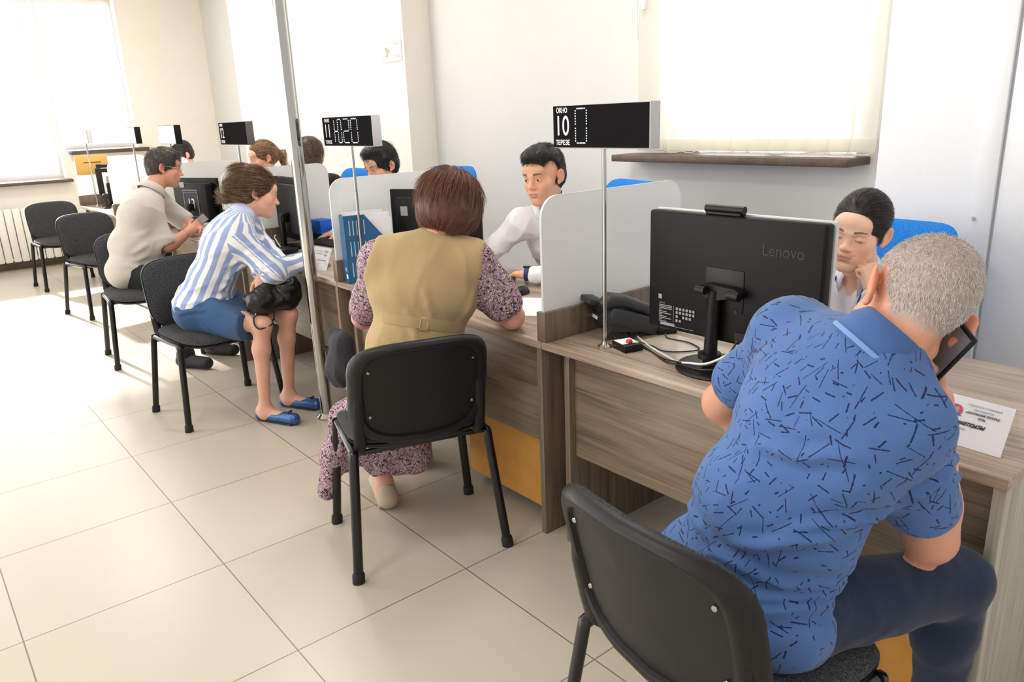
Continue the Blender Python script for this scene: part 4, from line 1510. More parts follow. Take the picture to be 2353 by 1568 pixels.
# ------------------------------------------------------------------ hair
def hair_mat(name, c1, c2, rough=.42, scale=60):
    t = NT(name)
    t.set(Roughness=rough)
    mp = t.coords()
    n = t.new('ShaderNodeTexNoise'); n.inputs['Scale'].default_value = scale; n.inputs['Detail'].default_value = 4
    t.link(mp, 0, n, 0)
    rp = t.ramp([(.38, c1), (.64, c2)])
    t.link(n, 'Fac', rp, 0); t.link(rp, 0, t.bs, 'Base Color')
    t.bump(n, 'Fac', .3, .003)
    t.bs.inputs['Specular IOR Level'].default_value = .35
    return t.m
def strands(par, mat, roots, dirs_fn, length, npts=6, r0=.0006, step_follow=None, name='hair_strands', jitter=.15, origin=None, sag=0.0, lift=.0):
    """hair curves: roots (n,3), dirs_fn(points)->unit directions at those points; follows the field"""
    n = len(roots)
    L = np.asarray(length if hasattr(length, '__len__') else np.full(n, length))*(1+rng.uniform(-.25, .2, n))
    P = np.zeros((n, npts, 3))
    P[:, 0] = roots
    jit = rng.normal(0, jitter, (n, 3))
    for i in range(1, npts):
        d = dirs_fn(P[:, i-1], i/(npts-1))+jit
        d[:, 2] -= sag*i/(npts-1)
        d /= np.linalg.norm(d, axis=1)[:, None]
        P[:, i] = P[:, i-1]+d*(L/(npts-1))[:, None]
        if step_follow is not None:
            P[:, i] = step_follow(P[:, i], i/(npts-1))
    o0 = V(par['_o'] if origin is None else origin)
    hc = bpy.data.hair_curves.new(name)
    hc.add_curves([npts]*n)
    hc.attributes['position'].data.foreach_set('vector', (P-o0).astype(np.float32).ravel())
    ra = hc.attributes.get('radius') or hc.attributes.new('radius', 'FLOAT', 'POINT')
    rr = np.tile(np.linspace(1, .25, npts), n)*r0
    ra.data.foreach_set('value', rr.astype(np.float32))
    hc.materials.append(M[mat] if isinstance(mat, str) else mat)
    o = bpy.data.objects.new(name, hc)
    COL.objects.link(o)
    o.parent = par
    return o
def flow(H, c, r, crown, down=.8, lift=.03, spin=0.0):
    """hair direction on an ellipsoid of the head: away from the crown and down"""
    A, s = H['A'], H['s']
    c, r, crown = V(c), V(r), V(crown)
    def fn(P, t):
        q = hloc(H, P)
        n = nrm_rows((q-c)/r**2)
        v = nrm_rows(q-crown)+V(0, 0, -1)*down*(.4+t)
        if spin:
            v = v+np.cross(n, v)*spin
        v = v-n*((v*n).sum(1)[:, None]-lift)
        return nrm_rows(v) @ A.T
    return fn
def scalp_pts(P, F, N, n, keep=None):
    """random points on a mesh"""
    tri = P[F]
    ar = np.linalg.norm(np.cross(tri[:, 1]-tri[:, 0], tri[:, 3]-tri[:, 0]), axis=1)
    if keep is not None:
        ar = ar*keep(tri.mean(1))
    i = rng.choice(len(F), n, p=ar/ar.sum())
    u, v = rng.random(n), rng.random(n)
    p = (tri[i, 0]*((1-u)*(1-v))[:, None]+tri[i, 1]*(u*(1-v))[:, None]+tri[i, 2]*(u*v)[:, None]+tri[i, 3]*((1-u)*v)[:, None])
    return p, nrm_rows(N[F[i, 0]])
def nrm_rows(a):
    return a/np.maximum(1e-9, np.linalg.norm(a, axis=1))[:, None]
# ================================================================== PEOPLE
def strand_mat(name, cols, rough=.4):
    t = NT(name)
    hi = t.new('ShaderNodeHairInfo')
    rp = t.ramp([(i/(len(cols)-1), c) for i, c in enumerate(cols)])
    t.link(hi, 'Random', rp, 0)
    t.link(rp, 0, t.bs, 'Base Color')
    t.set(Roughness=rough)
    t.bs.inputs['Specular IOR Level'].default_value = .3
    return t.m
def math_n(t, op, a, b=None, ai=0, bi=0):
    n = t.new('ShaderNodeMath', operation=op)
    if isinstance(a, (int, float)):
        n.inputs[0].default_value = a
    else:
        t.link(a, ai, n, 0)
    if b is not None:
        if isinstance(b, (int, float)):
            n.inputs[1].default_value = b
        else:
            t.link(b, bi, n, 1)
    return n
def cloth(name, col, rough=.85, nscale=500, var=.06, bump=.25):
    t = NT(name)
    t.set(Roughness=rough)
    t.bs.inputs['Specular IOR Level'].default_value = .2
    t.bs.inputs['Sheen Weight'].default_value = .15
    mp = t.coords()
    n = t.new('ShaderNodeTexNoise'); n.inputs['Scale'].default_value = nscale
    t.link(mp, 0, n, 0)
    n2 = t.new('ShaderNodeTexNoise'); n2.inputs['Scale'].default_value = 9
    t.link(mp, 0, n2, 0)
    ad = math_n(t, 'ADD', n, n2, 0, 0)
    rp = t.ramp([(.35, tuple(c*(1-var) for c in col[:3])+(1,)), (.65, tuple(min(1, c*(1+var)) for c in col[:3])+(1,))])
    h = math_n(t, 'MULTIPLY', ad, .5)
    t.link(h, 0, rp, 0)
    t.link(rp, 0, t.bs, 'Base Color')
    t.bump(n, 'Fac', bump, .0008)
    return t
# blue polo with scattered dark strokes
def polo_material():
    base, dark = srgb(74, 106, 160), srgb(26, 36, 78)
    t = cloth('blue_polo_jersey', base, .8, 700, .07, .2)
    src = t.bs.inputs['Base Color'].links[0].from_socket
    uvn = t.new('ShaderNodeUVMap')
    total = None
    for i, (sc, L, w, off) in enumerate(((19, .027, .0009, 0.0), (25, .020, .0011, 3.7), (33, .012, .0013, 9.1), (15, .036, .0007, 5.3))):
        ad = t.new('ShaderNodeVectorMath', operation='ADD')
        ad.inputs[1].default_value = (off, off*.7, 0)
        t.link(uvn, 0, ad, 0)
        vo = t.new('ShaderNodeTexVoronoi', voronoi_dimensions='2D')
        vo.inputs['Scale'].default_value = sc
        t.link(ad, 0, vo, 'Vector')
        sb = t.new('ShaderNodeVectorMath', operation='SUBTRACT')
        t.link(ad, 0, sb, 0); t.link(vo, 'Position', sb, 1)
        cs = t.new('ShaderNodeSeparateColor'); t.link(vo, 'Color', cs, 0)
        an = math_n(t, 'MULTIPLY', cs, 6.283, 0)
        vr = t.new('ShaderNodeVectorRotate', rotation_type='Z_AXIS')
        t.link(sb, 0, vr, 'Vector'); t.link(an, 0, vr, 'Angle')
        sx = t.new('ShaderNodeSeparateXYZ'); t.link(vr, 0, sx, 0)
        ay = math_n(t, 'ABSOLUTE', sx, None, 1)
        axx = math_n(t, 'ABSOLUTE', sx, None, 0)
        nz = t.new('ShaderNodeTexNoise'); nz.inputs['Scale'].default_value = 160
        t.link(ad, 0, nz, 0)
        wv = math_n(t, 'MULTIPLY', nz, w*2.1, 0)
        m1 = math_n(t, 'LESS_THAN', ay, wv)
        ln = math_n(t, 'MULTIPLY', cs, L, 1)
        m2 = math_n(t, 'LESS_THAN', axx, ln)
        m = math_n(t, 'MULTIPLY', m1, m2)
        total = m if total is None else math_n(t, 'MAXIMUM', total, m)
    mx = t.new('ShaderNodeMixRGB')
    t.link(total, 0, mx, 0)
    t.l.new(src, mx.inputs[1])
    mx.inputs[2].default_value = dark
    t.link(mx, 0, t.bs, 'Base Color')
    return t.m
M['polo'] = polo_material()
M['polo_plain'] = cloth('polo_rib_knit', srgb(66, 97, 150), .85, 400, .08, .4).m
M['polo_edge'] = cloth('polo_pale_edge', srgb(112, 146, 196), .85, 400, .05, .3).m
M['denim_dark'] = cloth('dark_denim', srgb(34, 44, 66), .85, 600, .18, .4).m
M['denim'] = cloth('blue_denim', srgb(52, 84, 124), .85, 600, .16, .4).m
M['khaki'] = cloth('khaki_cotton', srgb(176, 152, 112), .9, 500, .07, .3).m
M['linen'] = cloth('pale_grey_linen', srgb(194, 188, 181), .9, 500, .04, .25).m
M['white_shirt'] = cloth('white_shirt_cotton', srgb(232, 232, 240), .85, 600, .02, .15).m
M['black_cloth'] = cloth('black_trouser_cloth', srgb(26, 27, 32), .9, 500, .1, .2).m
M['shoe_black'] = plain('black_shoe_mesh', srgb(24, 24, 26), .7, noise=.2, nscale=300, bump=.3)
M['canvas'] = plain('beige_canvas', srgb(186, 170, 152), .9, noise=.08, nscale=300, bump=.3)
M['gold'] = plain('gold_metal', srgb(214, 178, 120), .25, 1.0)
def stripe_material():
    t = cloth('blue_striped_cotton', srgb(238, 238, 240), .85, 500, .02, .15)
    src = t.bs.inputs['Base Color'].links[0].from_socket
    uvn = t.new('ShaderNodeUVMap')
    sx = t.new('ShaderNodeSeparateXYZ'); t.link(uvn, 0, sx, 0)
    m = math_n(t, 'MULTIPLY', sx, 1/.054, 0)
    fr_ = math_n(t, 'FRACT', m)
    st = math_n(t, 'LESS_THAN', fr_, .5)
    mx = t.new('ShaderNodeMixRGB')
    t.link(st, 0, mx, 0); t.l.new(src, mx.inputs[1]); mx.inputs[2].default_value = srgb(154, 171, 213)
    t.link(mx, 0, t.bs, 'Base Color')
    return t.m
M['stripes'] = stripe_material()
def floral_material():
    t = NT('floral_cotton')
    t.set(Roughness=.85)
    mp = t.coords()
    n = t.new('ShaderNodeTexNoise'); n.inputs['Scale'].default_value = 88; n.inputs['Detail'].default_value = 3; n.inputs['Distortion'].default_value = 1.4
    t.link(mp, 0, n, 0)
    r1 = t.ramp([(.0, srgb(52, 36, 44)), (.425, srgb(72, 50, 60)), (.445, srgb(204, 166, 184)), (.56, srgb(222, 198, 208)), (.60, srgb(240, 228, 228)), (.66, srgb(160, 96, 122))])
    t.link(n, 'Fac', r1, 0)
    v = t.new('ShaderNodeTexVoronoi'); v.inputs['Scale'].default_value = 130
    t.link(mp, 0, v, 0)
    r2 = t.ramp([(.0, (1, 1, 1, 1)), (.30, (1, 1, 1, 1)), (.36, srgb(110, 80, 94))], 'LINEAR')
    t.link(v, 'Distance', r2, 0)
    mx = t.new('ShaderNodeMixRGB', blend_type='MULTIPLY'); mx.inputs[0].default_value = .6
    t.link(r1, 0, mx, 1); t.link(r2, 0, mx, 2)
    t.link(mx, 0, t.bs, 'Base Color')
    return t.m
M['floral'] = floral_material()
t = NT('glitter_blue')
mp = t.coords()
v = t.new('ShaderNodeTexVoronoi'); v.inputs['Scale'].default_value = 500
t.link(mp, 0, v, 0)
rp = t.ramp([(.2, srgb(22, 44, 90)), (.8, srgb(78, 124, 184))])
sc_ = t.new('ShaderNodeSeparateColor'); t.link(v, 'Color', sc_, 0)
t.link(sc_, 0, rp, 0); t.link(rp, 0, t.bs, 'Base Color')
t.set(Roughness=.3, Metallic=.4)
M['glitter'] = t.m

def garment(par, name, f, h, mat, amp=.004, scale=14, sdir=(0, 0, 1), ratio=3.5, seed=0, bones=None, fines=(), sm=1, extra=None):
    P, F = f.mesh(h, fines)
    if sm:
        P = smooth_mesh(P, F, sm)
    uv = bone_uv(P, F, bones) if bones else None
    if amp:
        N = vnormals(P, F)
        P = folds(P, N, amp, scale, sdir, ratio, seed)
    if extra is not None:
        P = extra(P, vnormals(P, F))
    return to_object(name, P, F, mat, par, uv=uv)
def ridge(P, N, a, b, w, amp):
    """one soft fold along the segment a-b"""
    a, b = V(a), V(b)
    near = lambda q: P[np.argmin(((P-q)**2).sum(1))]
    ctrl = [near(a+(b-a)*t) for t in np.linspace(0, 1, 9)]
    best = np.full(len(P), 1e9); tt = np.zeros(len(P))
    for i in range(8):
        ba = ctrl[i+1]-ctrl[i]
        t = np.clip((P-ctrl[i]) @ ba/max(1e-9, ba @ ba), 0, 1)
        d = np.linalg.norm(P-ctrl[i]-t[:, None]*ba, axis=1)
        m = d < best
        best[m] = d[m]; tt[m] = (i+t[m])/8
    e = np.sin(np.clip(tt, .0, 1)*PI)**.7
    return P+N*(amp*e*(np.exp(-(best/w)**2)-.35*np.exp(-((best-2*w)/w)**2)))[:, None]
def collar(par, name, mat, N, head, r=.062, h0=-.012, h1=.042, flare=.016, edge=None):
    ax = nrm(V(head)-V(N))
    T = Matrix.Translation(Vector(V(N)-V(par['_o']))) @ Matrix([list(q) for q in basis(ax)]).to_4x4()
    b = MB().lathe([(r+.002, h0), (r-.002, h1-.004), (r+.002, h1), (r+.006, h1-.002), (r+flare*.7, h1*.35), (r+flare, h0+.004), (r+flare-.004, h0)], 40, mat=T)
    o = b.build(name, mat, par, angle=60)
    if edge:
        MB().lathe([(r+flare*.90, h0+.014), (r+flare+.0015, h0+.012), (r+flare+.0015, h0+.004)], 40, mat=T).build('collar_edge', edge, o, angle=60)
    return o

# ---------------------------------------------------------------- 1: man in the blue polo
pm = person('grey-haired man in a blue patterned polo seen from behind, holding a phone to his ear', (.46, -2.40, 0))
J = dict(P=(.505, -2.40, .575), W=(.545, -2.425, .745), C=(.615, -2.485, .920), N=(.662, -2.553, 1.066), HEAD=(.735, -2.570, 1.140),
         SL=(.715, -2.345, 1.035), SR=(.626, -2.614, .952), HL=(.545, -2.30, .555), HR=(.525, -2.495, .555),
         KL=(.94, -2.21, .525), KR=(.895, -2.655, .53), AL=(.95, -2.20, .085), AR=(.955, -2.63, .085), TL=(1.03, -2.20, .03), TR=(1.03, -2.65, .03),
         EL=(.790, -2.135, .815), W_L=(.93, -2.29, .66), ER=(.788, -2.630, .665), W_R=(.812, -2.597, .942), nk=.86)
H = head_frame(J['HEAD'], (.50, .72, -.46), (.538, -.116, .835), 1.11)
f = Field()
torso_prims(f, J, 0, 1.08)
for s in 'LR':
    arm_prims(f, J, s, 0, b=1.24)
    leg_prims(f, J, s, -.004, b=1.0)
head_prims(f, H, True, chub=.003)
f.cap(hp(H, 0, -.022, -.05), V(J['N'])+V(.0, .0, .005), .040, .042, .015)
th = hand_prims(f, J['W_R'], (-.42, .02, .90), (-.80, .50, .15), 1, sc=.98, finger_curls=((30, 35, 25), (38, 40, 30), (45, 45, 30), (50, 45, 30)), thumb=(.75, .7, .5))
hand_prims(f, J['W_L'], (.5, -.7, -.25), (0, -.2, -1), -1, curl=(18, 22, 15), sc=.98)
hb = box_of([hp(H, 0, 0, 0)], .135, .0042)
hr = box_of([J['W_R'], th[1][0], th[4][0]], .035, .004)
def polo_skin(P):
    c = skin_cols(P, H, (202, 144, 120), lip=(.5, .2, .17), brow=(.25, .22, .2))
    q = hloc(H, P)
    m = hair_zone(q)*.80
    thin = np.exp(-(((q[:, 0]-.008)/.035)**2+((q[:, 1]+.045)/.04)**2+((q[:, 2]-.11)/.05)**2))
    m = m*(1-.55*thin)
    return c*(1-m[:, None])+m[:, None]*V(srgb(166, 156, 150)[:3])
def hair_zone(q):
    x, y, z = q[:, 0], q[:, 1], q[:, 2]
    line = np.where(y < -.03, -.066+.25*np.abs(x), np.where(y < .03, .022, .022+(y-.03)*1.15))
    line = np.where((y >= -.03) & (y < .0), .022+(-y)*.2, line)
    near = np.linalg.norm((q-V(0, -.01, .034))/V(.0755, .095, .086), axis=1)
    return np.clip((z-line)/.012, 0, 1)*(near < 1.35)*(np.abs(x) < .088)*np.clip((1.25-near)/.1, 0, 1)
P, F = f.mesh(.0115, (hb, hr))
to_object('body', P, F, 'skin', pm, col=polo_skin(P))
N_ = vnormals(P, F)
M['stubble'] = strand_mat('grey_stubble', [srgb(132, 124, 118), srgb(198, 192, 186), srgb(238, 235, 232), srgb(214, 208, 204), srgb(164, 152, 144)], .5)
rt_, rn_ = scalp_pts(P, F, N_, 20000, lambda c: hair_zone(hloc(H, c))*(1-.5*np.exp(-(((hloc(H, c)[:, 0]-.008)/.035)**2+((hloc(H, c)[:, 1]+.045)/.04)**2+((hloc(H, c)[:, 2]-.11)/.05)**2))))
fl = flow(H, (0, -.01, .034), (.0755, .095, .086), (.008, -.05, .115), .25, .45, .35)
strands(pm, 'stubble', rt_-rn_*.001, fl, .0085, 4, .00036, name='hair', jitter=.22)
# shirt
S = Field()
torso_prims(S, J, .020, 1.10, neck=False, belly=.02)
A0, A1, A2 = torso_frames(J)
S.ell(V(J['P'])+V(-.01, .0, -.01), V(.180, .130, .10), A0, .05)
for s in 'LR':
    a, e = V(J['S'+s]), V(J['E'+s])
    S.cap(a, a+(e-a)*.64, .064, .073, .05)
    S.cap(a+(e-a)*.71, a+(e-a)*1.05, .056, .060, .004, -1)
S.plane(V(J['P'])-A0[:, 2]*.095, -A0[:, 2])
S.cap(V(J['N'])+nrm(V(J['HEAD'])-V(J['N']))*.062, V(J['N'])+nrm(V(J['HEAD'])-V(J['N']))*.16, .060, .070, .008, -1)
bones = [(J['P'], V(J['P'])+(V(J['C'])-V(J['P']))*1.25, .15, (0, 1, 0))]+[(V(J['S'+s])+(V(J['E'+s])-V(J['S'+s]))*.2, J['E'+s], .066, (0, 1, .3)) for s in 'LR']
def polo_folds(P, N):
    for a, b, w, am in (((.55, -2.61, .80), (.43, -2.43, .72), .011, .010), ((.60, -2.63, .83), (.44, -2.50, .75), .010, .009), ((.62, -2.60, .92), (.50, -2.42, .88), .012, .007),
                        ((.58, -2.57, .66), (.41, -2.45, .60), .011, .010), ((.56, -2.58, .70), (.42, -2.36, .66), .012, .009), ((.66, -2.66, .90), (.60, -2.60, .84), .008, .009),
                        ((.53, -2.58, .62), (.40, -2.40, .56), .010, .011), ((.70, -2.68, .88), (.77, -2.62, .84), .008, .007), ((.73, -2.69, .84), (.80, -2.63, .80), .008, .007), ((.52, -2.30, .72), (.40, -2.40, .70), .011, .007)):
        P = ridge(P, N, a, b, w, am*1.7)
    return P
garment(pm, 'polo_shirt', S, .0075, 'polo', .007, 10, (.3, -.8, .3), 3.5, 3, bones, extra=polo_folds)
collar(pm, 'collar', 'polo_plain', V(J['N'])+V(.002, .004, .014), V(J['HEAD'])+V(-.02, -.03, .02), .056, -.034, .036, .027, 'polo_edge')
T_ = Field()
T_.ell(J['P'], (.162, .118, .108), A0, .05)
for s in 'LR':
    leg_prims(T_, J, s, .008, b=1.0, foot=False)
    T_.cap(V(J['A'+s]), V(J['A'+s])-V(0, 0, .06), .05, .052, .02)
T_.plane((0, 0, .03), (0, 0, -1))
garment(pm, 'jeans', T_, .010, 'denim_dark', .0045, 16, (.2, 1, .1), 3.0, 8)
for s in 'LR':
    a, tt = V(J['A'+s]), V(J['T'+s])
    sh = Field()
    sh.cap(a-V(.03, 0, .04), tt+V(0, 0, .008), .042, .036, .03).cap(a, a-V(0, 0, .04), .044, .044, .03).plane((0, 0, .004), (0, 0, -1))
    garment(pm, 'shoe', sh, .008, 'shoe_black', 0)
# phone held to his ear
B_ = basis((.18, -.48, .62), (-.55, .35, .45))
ph2 = thing('mobile_phone', 'black mobile phone held at the polo man\'s right ear', 'phone', (0, 0, 0), 0)
lx = nrm(V(.774, -2.640, 1.091)-V(.775, -2.580, .995))
sn = nrm(V(-.58, .10, .45)-lx*(V(-.58, .10, .45) @ lx))
c_ = V(.763, -2.608, 1.044)
T = Matrix.Translation(Vector(c_)) @ Matrix([list(q) for q in np.stack([np.cross(lx, sn), lx, sn], 1)]).to_4x4()
MB().box(-.038, .038, -.079, .079, -.006, .006, .005, mat=T, seg=3).build('case', 'plastic_black', ph2)
MB().box(-.034, .034, -.073, .073, .006, .0065, mat=T).build('screen', plain('phone_glass', srgb(120, 120, 124), .08), ph2, smooth=False)
# ---------------------------------------------------------------- 2: woman in the khaki vest
vw = person('woman with short reddish-brown hair in a khaki vest and floral dress, seen from behind', (.63, -.93, 0))
J = dict(P=(.635, -.955, .575), W=(.665, -.955, .745), C=(.715, -.950, .925), N=(.775, -.950, 1.085), HEAD=(.845, -.955, 1.203),
         SL=(.610, -.855, 1.035), SR=(.865, -1.050, 1.015), HL=(.545, -.925, .56), HR=(.715, -.98, .56),
         KL=(.70, -.50, .51), KR=(.87, -.56, .51), AL=(.655, -.650, .09), AR=(.95, -.42, .09), TL=(.70, -.50, .03), TR=(1.0, -.28, .03),
         EL=(.625, -.665, .80), W_L=(.80, -.56, .79), ER=(.990, -1.095, .805), W_R=(1.12, -.88, .80), nk=.92)
H = head_frame(J['HEAD'], (.84, .36, -.50), (.30, .10, .95), .98)
f = Field()
torso_prims(f, J, 0, 1.06, True)
for s in 'LR':
    arm_prims(f, J, s, 0, b=1.12)
    leg_prims(f, J, s, 0, b=.92)
head_prims(f, H, False, 'closed', chub=.004)
f.cap(hp(H, 0, -.025, -.05), V(J['N'])+V(.0, .0, .01), .050, .054, .03)
th = hand_prims(f, J['W_R'], (.4, .85, -.05), (0, 0, -1), 1, curl=(18, 22, 15), sc=.9)
hand_prims(f, J['W_L'], (.7, .6, -.1), (0, 0, -1), -1, curl=(22, 28, 20), sc=.9)
P, F = f.mesh(.0115, (box_of([hp(H, 0, 0, 0)], .13, .0055), box_of([J['W_R'], th[1][0]], .04, .006)))
to_object('body', P, F, 'skin', vw, col=skin_cols(P, H, (216, 156, 136), brow=(.18, .10, .07)))
# hair
hb_ = Field()
A, sc_ = H['A'], H['s']
hb_.ell(hp(H, 0, -.014, .036), V(.098, .114, .100)*sc_, A, .03)
hb_.ell(hp(H, 0, -.045, -.030), V(.100, .085, .074)*sc_, A, .04)
for q in (-1, 1):
    hb_.ell(hp(H, q*.070, -.004, -.030), V(.040, .058, .066)*sc_, A, .03)
hb_.ell(hp(H, 0, .082, .052), V(.062, .045, .040)*sc_, A, .03)
hb_.ell(hp(H, 0, .120, -.030), V(.058, .085, .075)*sc_, A, .015, -1)
hb_.cap(hp(H, .105, .0, -.10), hp(H, .120, .03, -.03), .030, .02, .02, -1)
P, F = hb_.mesh(.0065)
N_ = vnormals(P, F)
q_ = hloc(H, P)
P2 = P+N_*(.0045*vnoise(np.stack([np.arctan2(q_[:, 0], q_[:, 1])*9, q_[:, 2]*9, q_[:, 0]*0], 1), 4))[:, None]
M['hair_auburn'] = hair_mat('auburn_hair', srgb(72, 47, 36), srgb(100, 66, 50), scale=25)
M['strand_auburn'] = strand_mat('auburn_strands', [srgb(62, 42, 32), srgb(104, 70, 54), srgb(150, 108, 84), srgb(118, 76, 60), srgb(86, 56, 44)], .35)
ho = to_object('hair', P2, F, 'hair_auburn', vw)
rt_, rn_ = scalp_pts(P, F, N_, 13000, lambda c: (hloc(H, c)[:, 2] > -.13)*1.0)
fl = flow(H, (0, -.014, .02), (.1, .116, .11), (.0, -.02, .14), 1.1, .025)
ln_ = np.clip(.05+.6*(hloc(H, rt_)[:, 2]+.08), .035, .11)
strands(ho, 'strand_auburn', rt_-rn_*.002, fl, ln_, 7, .0007, jitter=.075, origin=vw['_o'])
# floral dress: bodice with wide sleeves, and the long skirt
S = Field()
torso_prims(S, J, .012, 1.08, True, neck=False)
S.plane(V(J['P'])+V(0, 0, .02), (0, 0, -1))
a, e = V(J['SR']), V(J['ER'])
S.cap(a, a+(e-a)*.45, .062, .068, .05).cap(a+(e-a)*.45, a+(e-a)*.74+V(-.004, -.008, .004), .068, .074, .04)
S.cap(a+(e-a)*.80, e+(e-a)*.5, .060, .085, .006, -1)
a, e = V(J['SL']), V(J['EL'])
S.cap(a, a+(e-a)*.85, .058, .066, .05)
S.cap(a+(e-a)*.92, e+(e-a)*.3, .054, .070, .006, -1)
S.cap(V(J['N'])+nrm(V(J['HEAD'])-V(J['N']))*.05, V(J['N'])+nrm(V(J['HEAD'])-V(J['N']))*.16, .058, .068, .008, -1)
garment(vw, 'floral_blouse', S, .0085, 'floral', .006, 17, (.1, .1, 1), 3, 2)
K = Field()
A0, A1, A2 = torso_frames(J)
K.ell(J['P'], (.178, .140, .115), A0, .06)
for s in 'LR':
    K.cap(J['H'+s], J['K'+s], .105, .082, .08)
K.cap(V(J['KL'])+V(.02, -.03, -.02), (.72, -.52, .27), .085, .105, .08)
K.cap(V(J['KR'])+V(-.02, -.02, -.03), (.84, -.56, .29), .085, .105, .08)
K.cap((.62, -.73, .43), (.62, -.70, .22), .070, .060, .06)
K.cap((.74, -.76, .42), (.745, -.775, .22), .065, .048, .06)
K.cap((.66, -.74, .40), (.71, -.74, .215), .060, .055, .06)
# the part of the skirt hanging down over the near left side of the chair
K.cap((.55, -.76, .50), (.515, -.66, .42), .060, .055, .05)
K.cap((.515, -.66, .42), (.46, -.63, .28), .050, .045, .05)
K.cap((.46, -.63, .28), (.425, -.61, .13), .040, .034, .05)
K.cap((.53, -.66, .40), (.53, -.62, .24), .055, .045, .06)
garment(vw, 'floral_skirt', K, .010, 'floral', .012, 15, (.1, .1, 1), 4.5, 6)
# khaki vest
S = Field()
torso_prims(S, J, .024, 1.10, True, neck=False, belly=.01)
S.ell(V(J['P'])+V(-.01, -.01, .03), V(.196, .150, .13), A0, .06)
S.plane(V(J['P'])-A0[:, 2]*.055, -A0[:, 2])
for s, o_ in (('R', 1), ('L', -1)):
    a, e = V(J['S'+s]), V(J['E'+s])
    S.cap(a+A2[:, 0]*o_*.045+V(0, 0, .01), a+(e-a)*.55+A2[:, 0]*o_*.055, .070, .085, .010, -1)
S.cap(V(J['N'])+nrm(V(J['HEAD'])-V(J['N']))*.060, V(J['N'])+nrm(V(J['HEAD'])-V(J['N']))*.16, .060, .072, .010, -1)
def vest_folds(P, N):
    d = ((P-V(J['P'])) @ A0[:, 2])
    m = -np.exp(-((d-.255)/.05)**2)*.010
    P = P+N*m[:, None]
    x = (P-V(J['C'])) @ A2[:, 0]
    back = ((P-V(J['C'])) @ A2[:, 1]) < 0
    P = P-N*(.0012*np.exp(-(x/.0025)**2)*back)[:, None]
    for a, b, w, am in (((.60, -1.13, 1.0), (.64, -1.12, .84), .012, .006), ((.84, -1.14, .95), (.75, -1.13, .80), .012, .007), ((.56, -1.05, .90), (.60, -1.10, .78), .012, .006), ((.50, -1.0, .82), (.56, -1.06, .70), .012, .007)):
        P = ridge(P, N, a, b, w, am)
    return P
vo_ = garment(vw, 'khaki_vest', S, .008, 'khaki', .0040, 11, (.1, 0, 1), 3, 11, extra=vest_folds)
# half belt and buckle on the back of the vest
def on_back(u, h):
    """point on the vest's back: u sideways, h up from the pelvis"""
    o_ = V(J['P'])+(V(J['C'])-V(J['P']))*(h/np.linalg.norm(V(J['C'])-V(J['P'])))+A1[:, 0]*u
    return o_
me_ = vo_.data
from mathutils.bvhtree import BVHTree
bv = BVHTree.FromPolygons([v.co.copy() for v in me_.vertices], [tuple(p.vertices) for p in me_.polygons])
def snap(u, h, lift=.002):
    o_ = on_back(u, h)-V(vw['_o'])-A1[:, 1]*.4
    hit = bv.ray_cast(Vector(o_), Vector(A1[:, 1]))
    return (np.array(hit[0])-A1[:, 1]*lift) if hit[0] is not None else None
b = MB()
top = [snap(u, .277) for u in np.linspace(-.135, .135, 25)]
bot = [snap(u, .240) for u in np.linspace(-.135, .135, 25)]
out_ = [(t_, b__) for t_, b__ in zip(top, bot) if t_ is not None and b__ is not None]
vv = [(b.bm.verts.new(t_), b.bm.verts.new(b__), b.bm.verts.new(t_+A1[:, 1]*.006), b.bm.verts.new(b__+A1[:, 1]*.006)) for t_, b__ in out_]
for p0, p1 in zip(vv, vv[1:]):
    b.bm.faces.new((p0[0], p1[0], p1[1], p0[1]))
    b.bm.faces.new((p0[0], p0[2], p1[2], p1[0]))
    b.bm.faces.new((p0[1], p1[1], p1[3], p0[3]))
b.build('half_belt', 'khaki', vo_, angle=60)
c_ = snap(-.0, .2585, .004)
T = Matrix.Translation(Vector(c_)) @ Matrix([list(q) for q in np.stack([A1[:, 0], A1[:, 1], A1[:, 2]], 1)]).to_4x4()
MB().box(-.014, .014, -.002, .001, .018, .0215, mat=T).box(-.014, .014, -.002, .001, -.0215, -.018, mat=T).box(-.014, -.0115, -.002, .001, -.0215, .0215, mat=T).box(.0115, .014, -.002, .001, -.0215, .0215, mat=T).build('buckle', 'gold', vo_, smooth=False)
for s in 'LR':
    a, tt = V(J['A'+s]), V(J['T'+s])
    d_ = nrm((tt-a)*V(1, 1, 0))
    sh = Field()
    sh.cap(a-d_*.035-V(0, 0, .045), tt+V(0, 0, .012), .040, .036, .03).cap(a-d_*.025-V(0, 0, .01), a-d_*.02-V(0, 0, .05), .032, .038, .02).plane((0, 0, .004), (0, 0, -1))
    sh.cap(a+V(0, 0, .03), a-V(0, 0, .035), .036, .030, .006, -1)
    so_ = garment(vw, 'shoe', sh, .007, 'canvas', 0)
    b = MB().tube([a-d_*.04-V(0, 0, a[2]-.012)-V(vw['_o']), tt-V(0, 0, tt[2]-.012)-V(vw['_o'])], [.041, .037], 16, sx=1.0)
    for v_ in b.bm.verts:
        v_.co.z = .012+(v_.co.z-.012)*.28
    b.build('sole', plain('tan_sole', srgb(150, 134, 112), .7) if s == 'L' else bpy.data.materials['tan_sole'], so_)
# dark bag hanging on her far side
f = Field()
f.ell((.500, -.71, .685), (.045, .070, .080), basis((.1, .1, 1)), .03).ell((.495, -.69, .625), (.045, .075, .06), None, .04).cap((.50, -.74, .74), (.51, -.64, .75), .026, .026, .04)
P, F = f.mesh(.008)
P = folds(P, vnormals(P, F), .008, 22, (.2, .2, 1), 2, 5)
bg = to_object('handbag', P, F, 'denimbag', None)
tag(bg, 'dark soft bag on the lap at the left side of the khaki vest woman', 'bag')

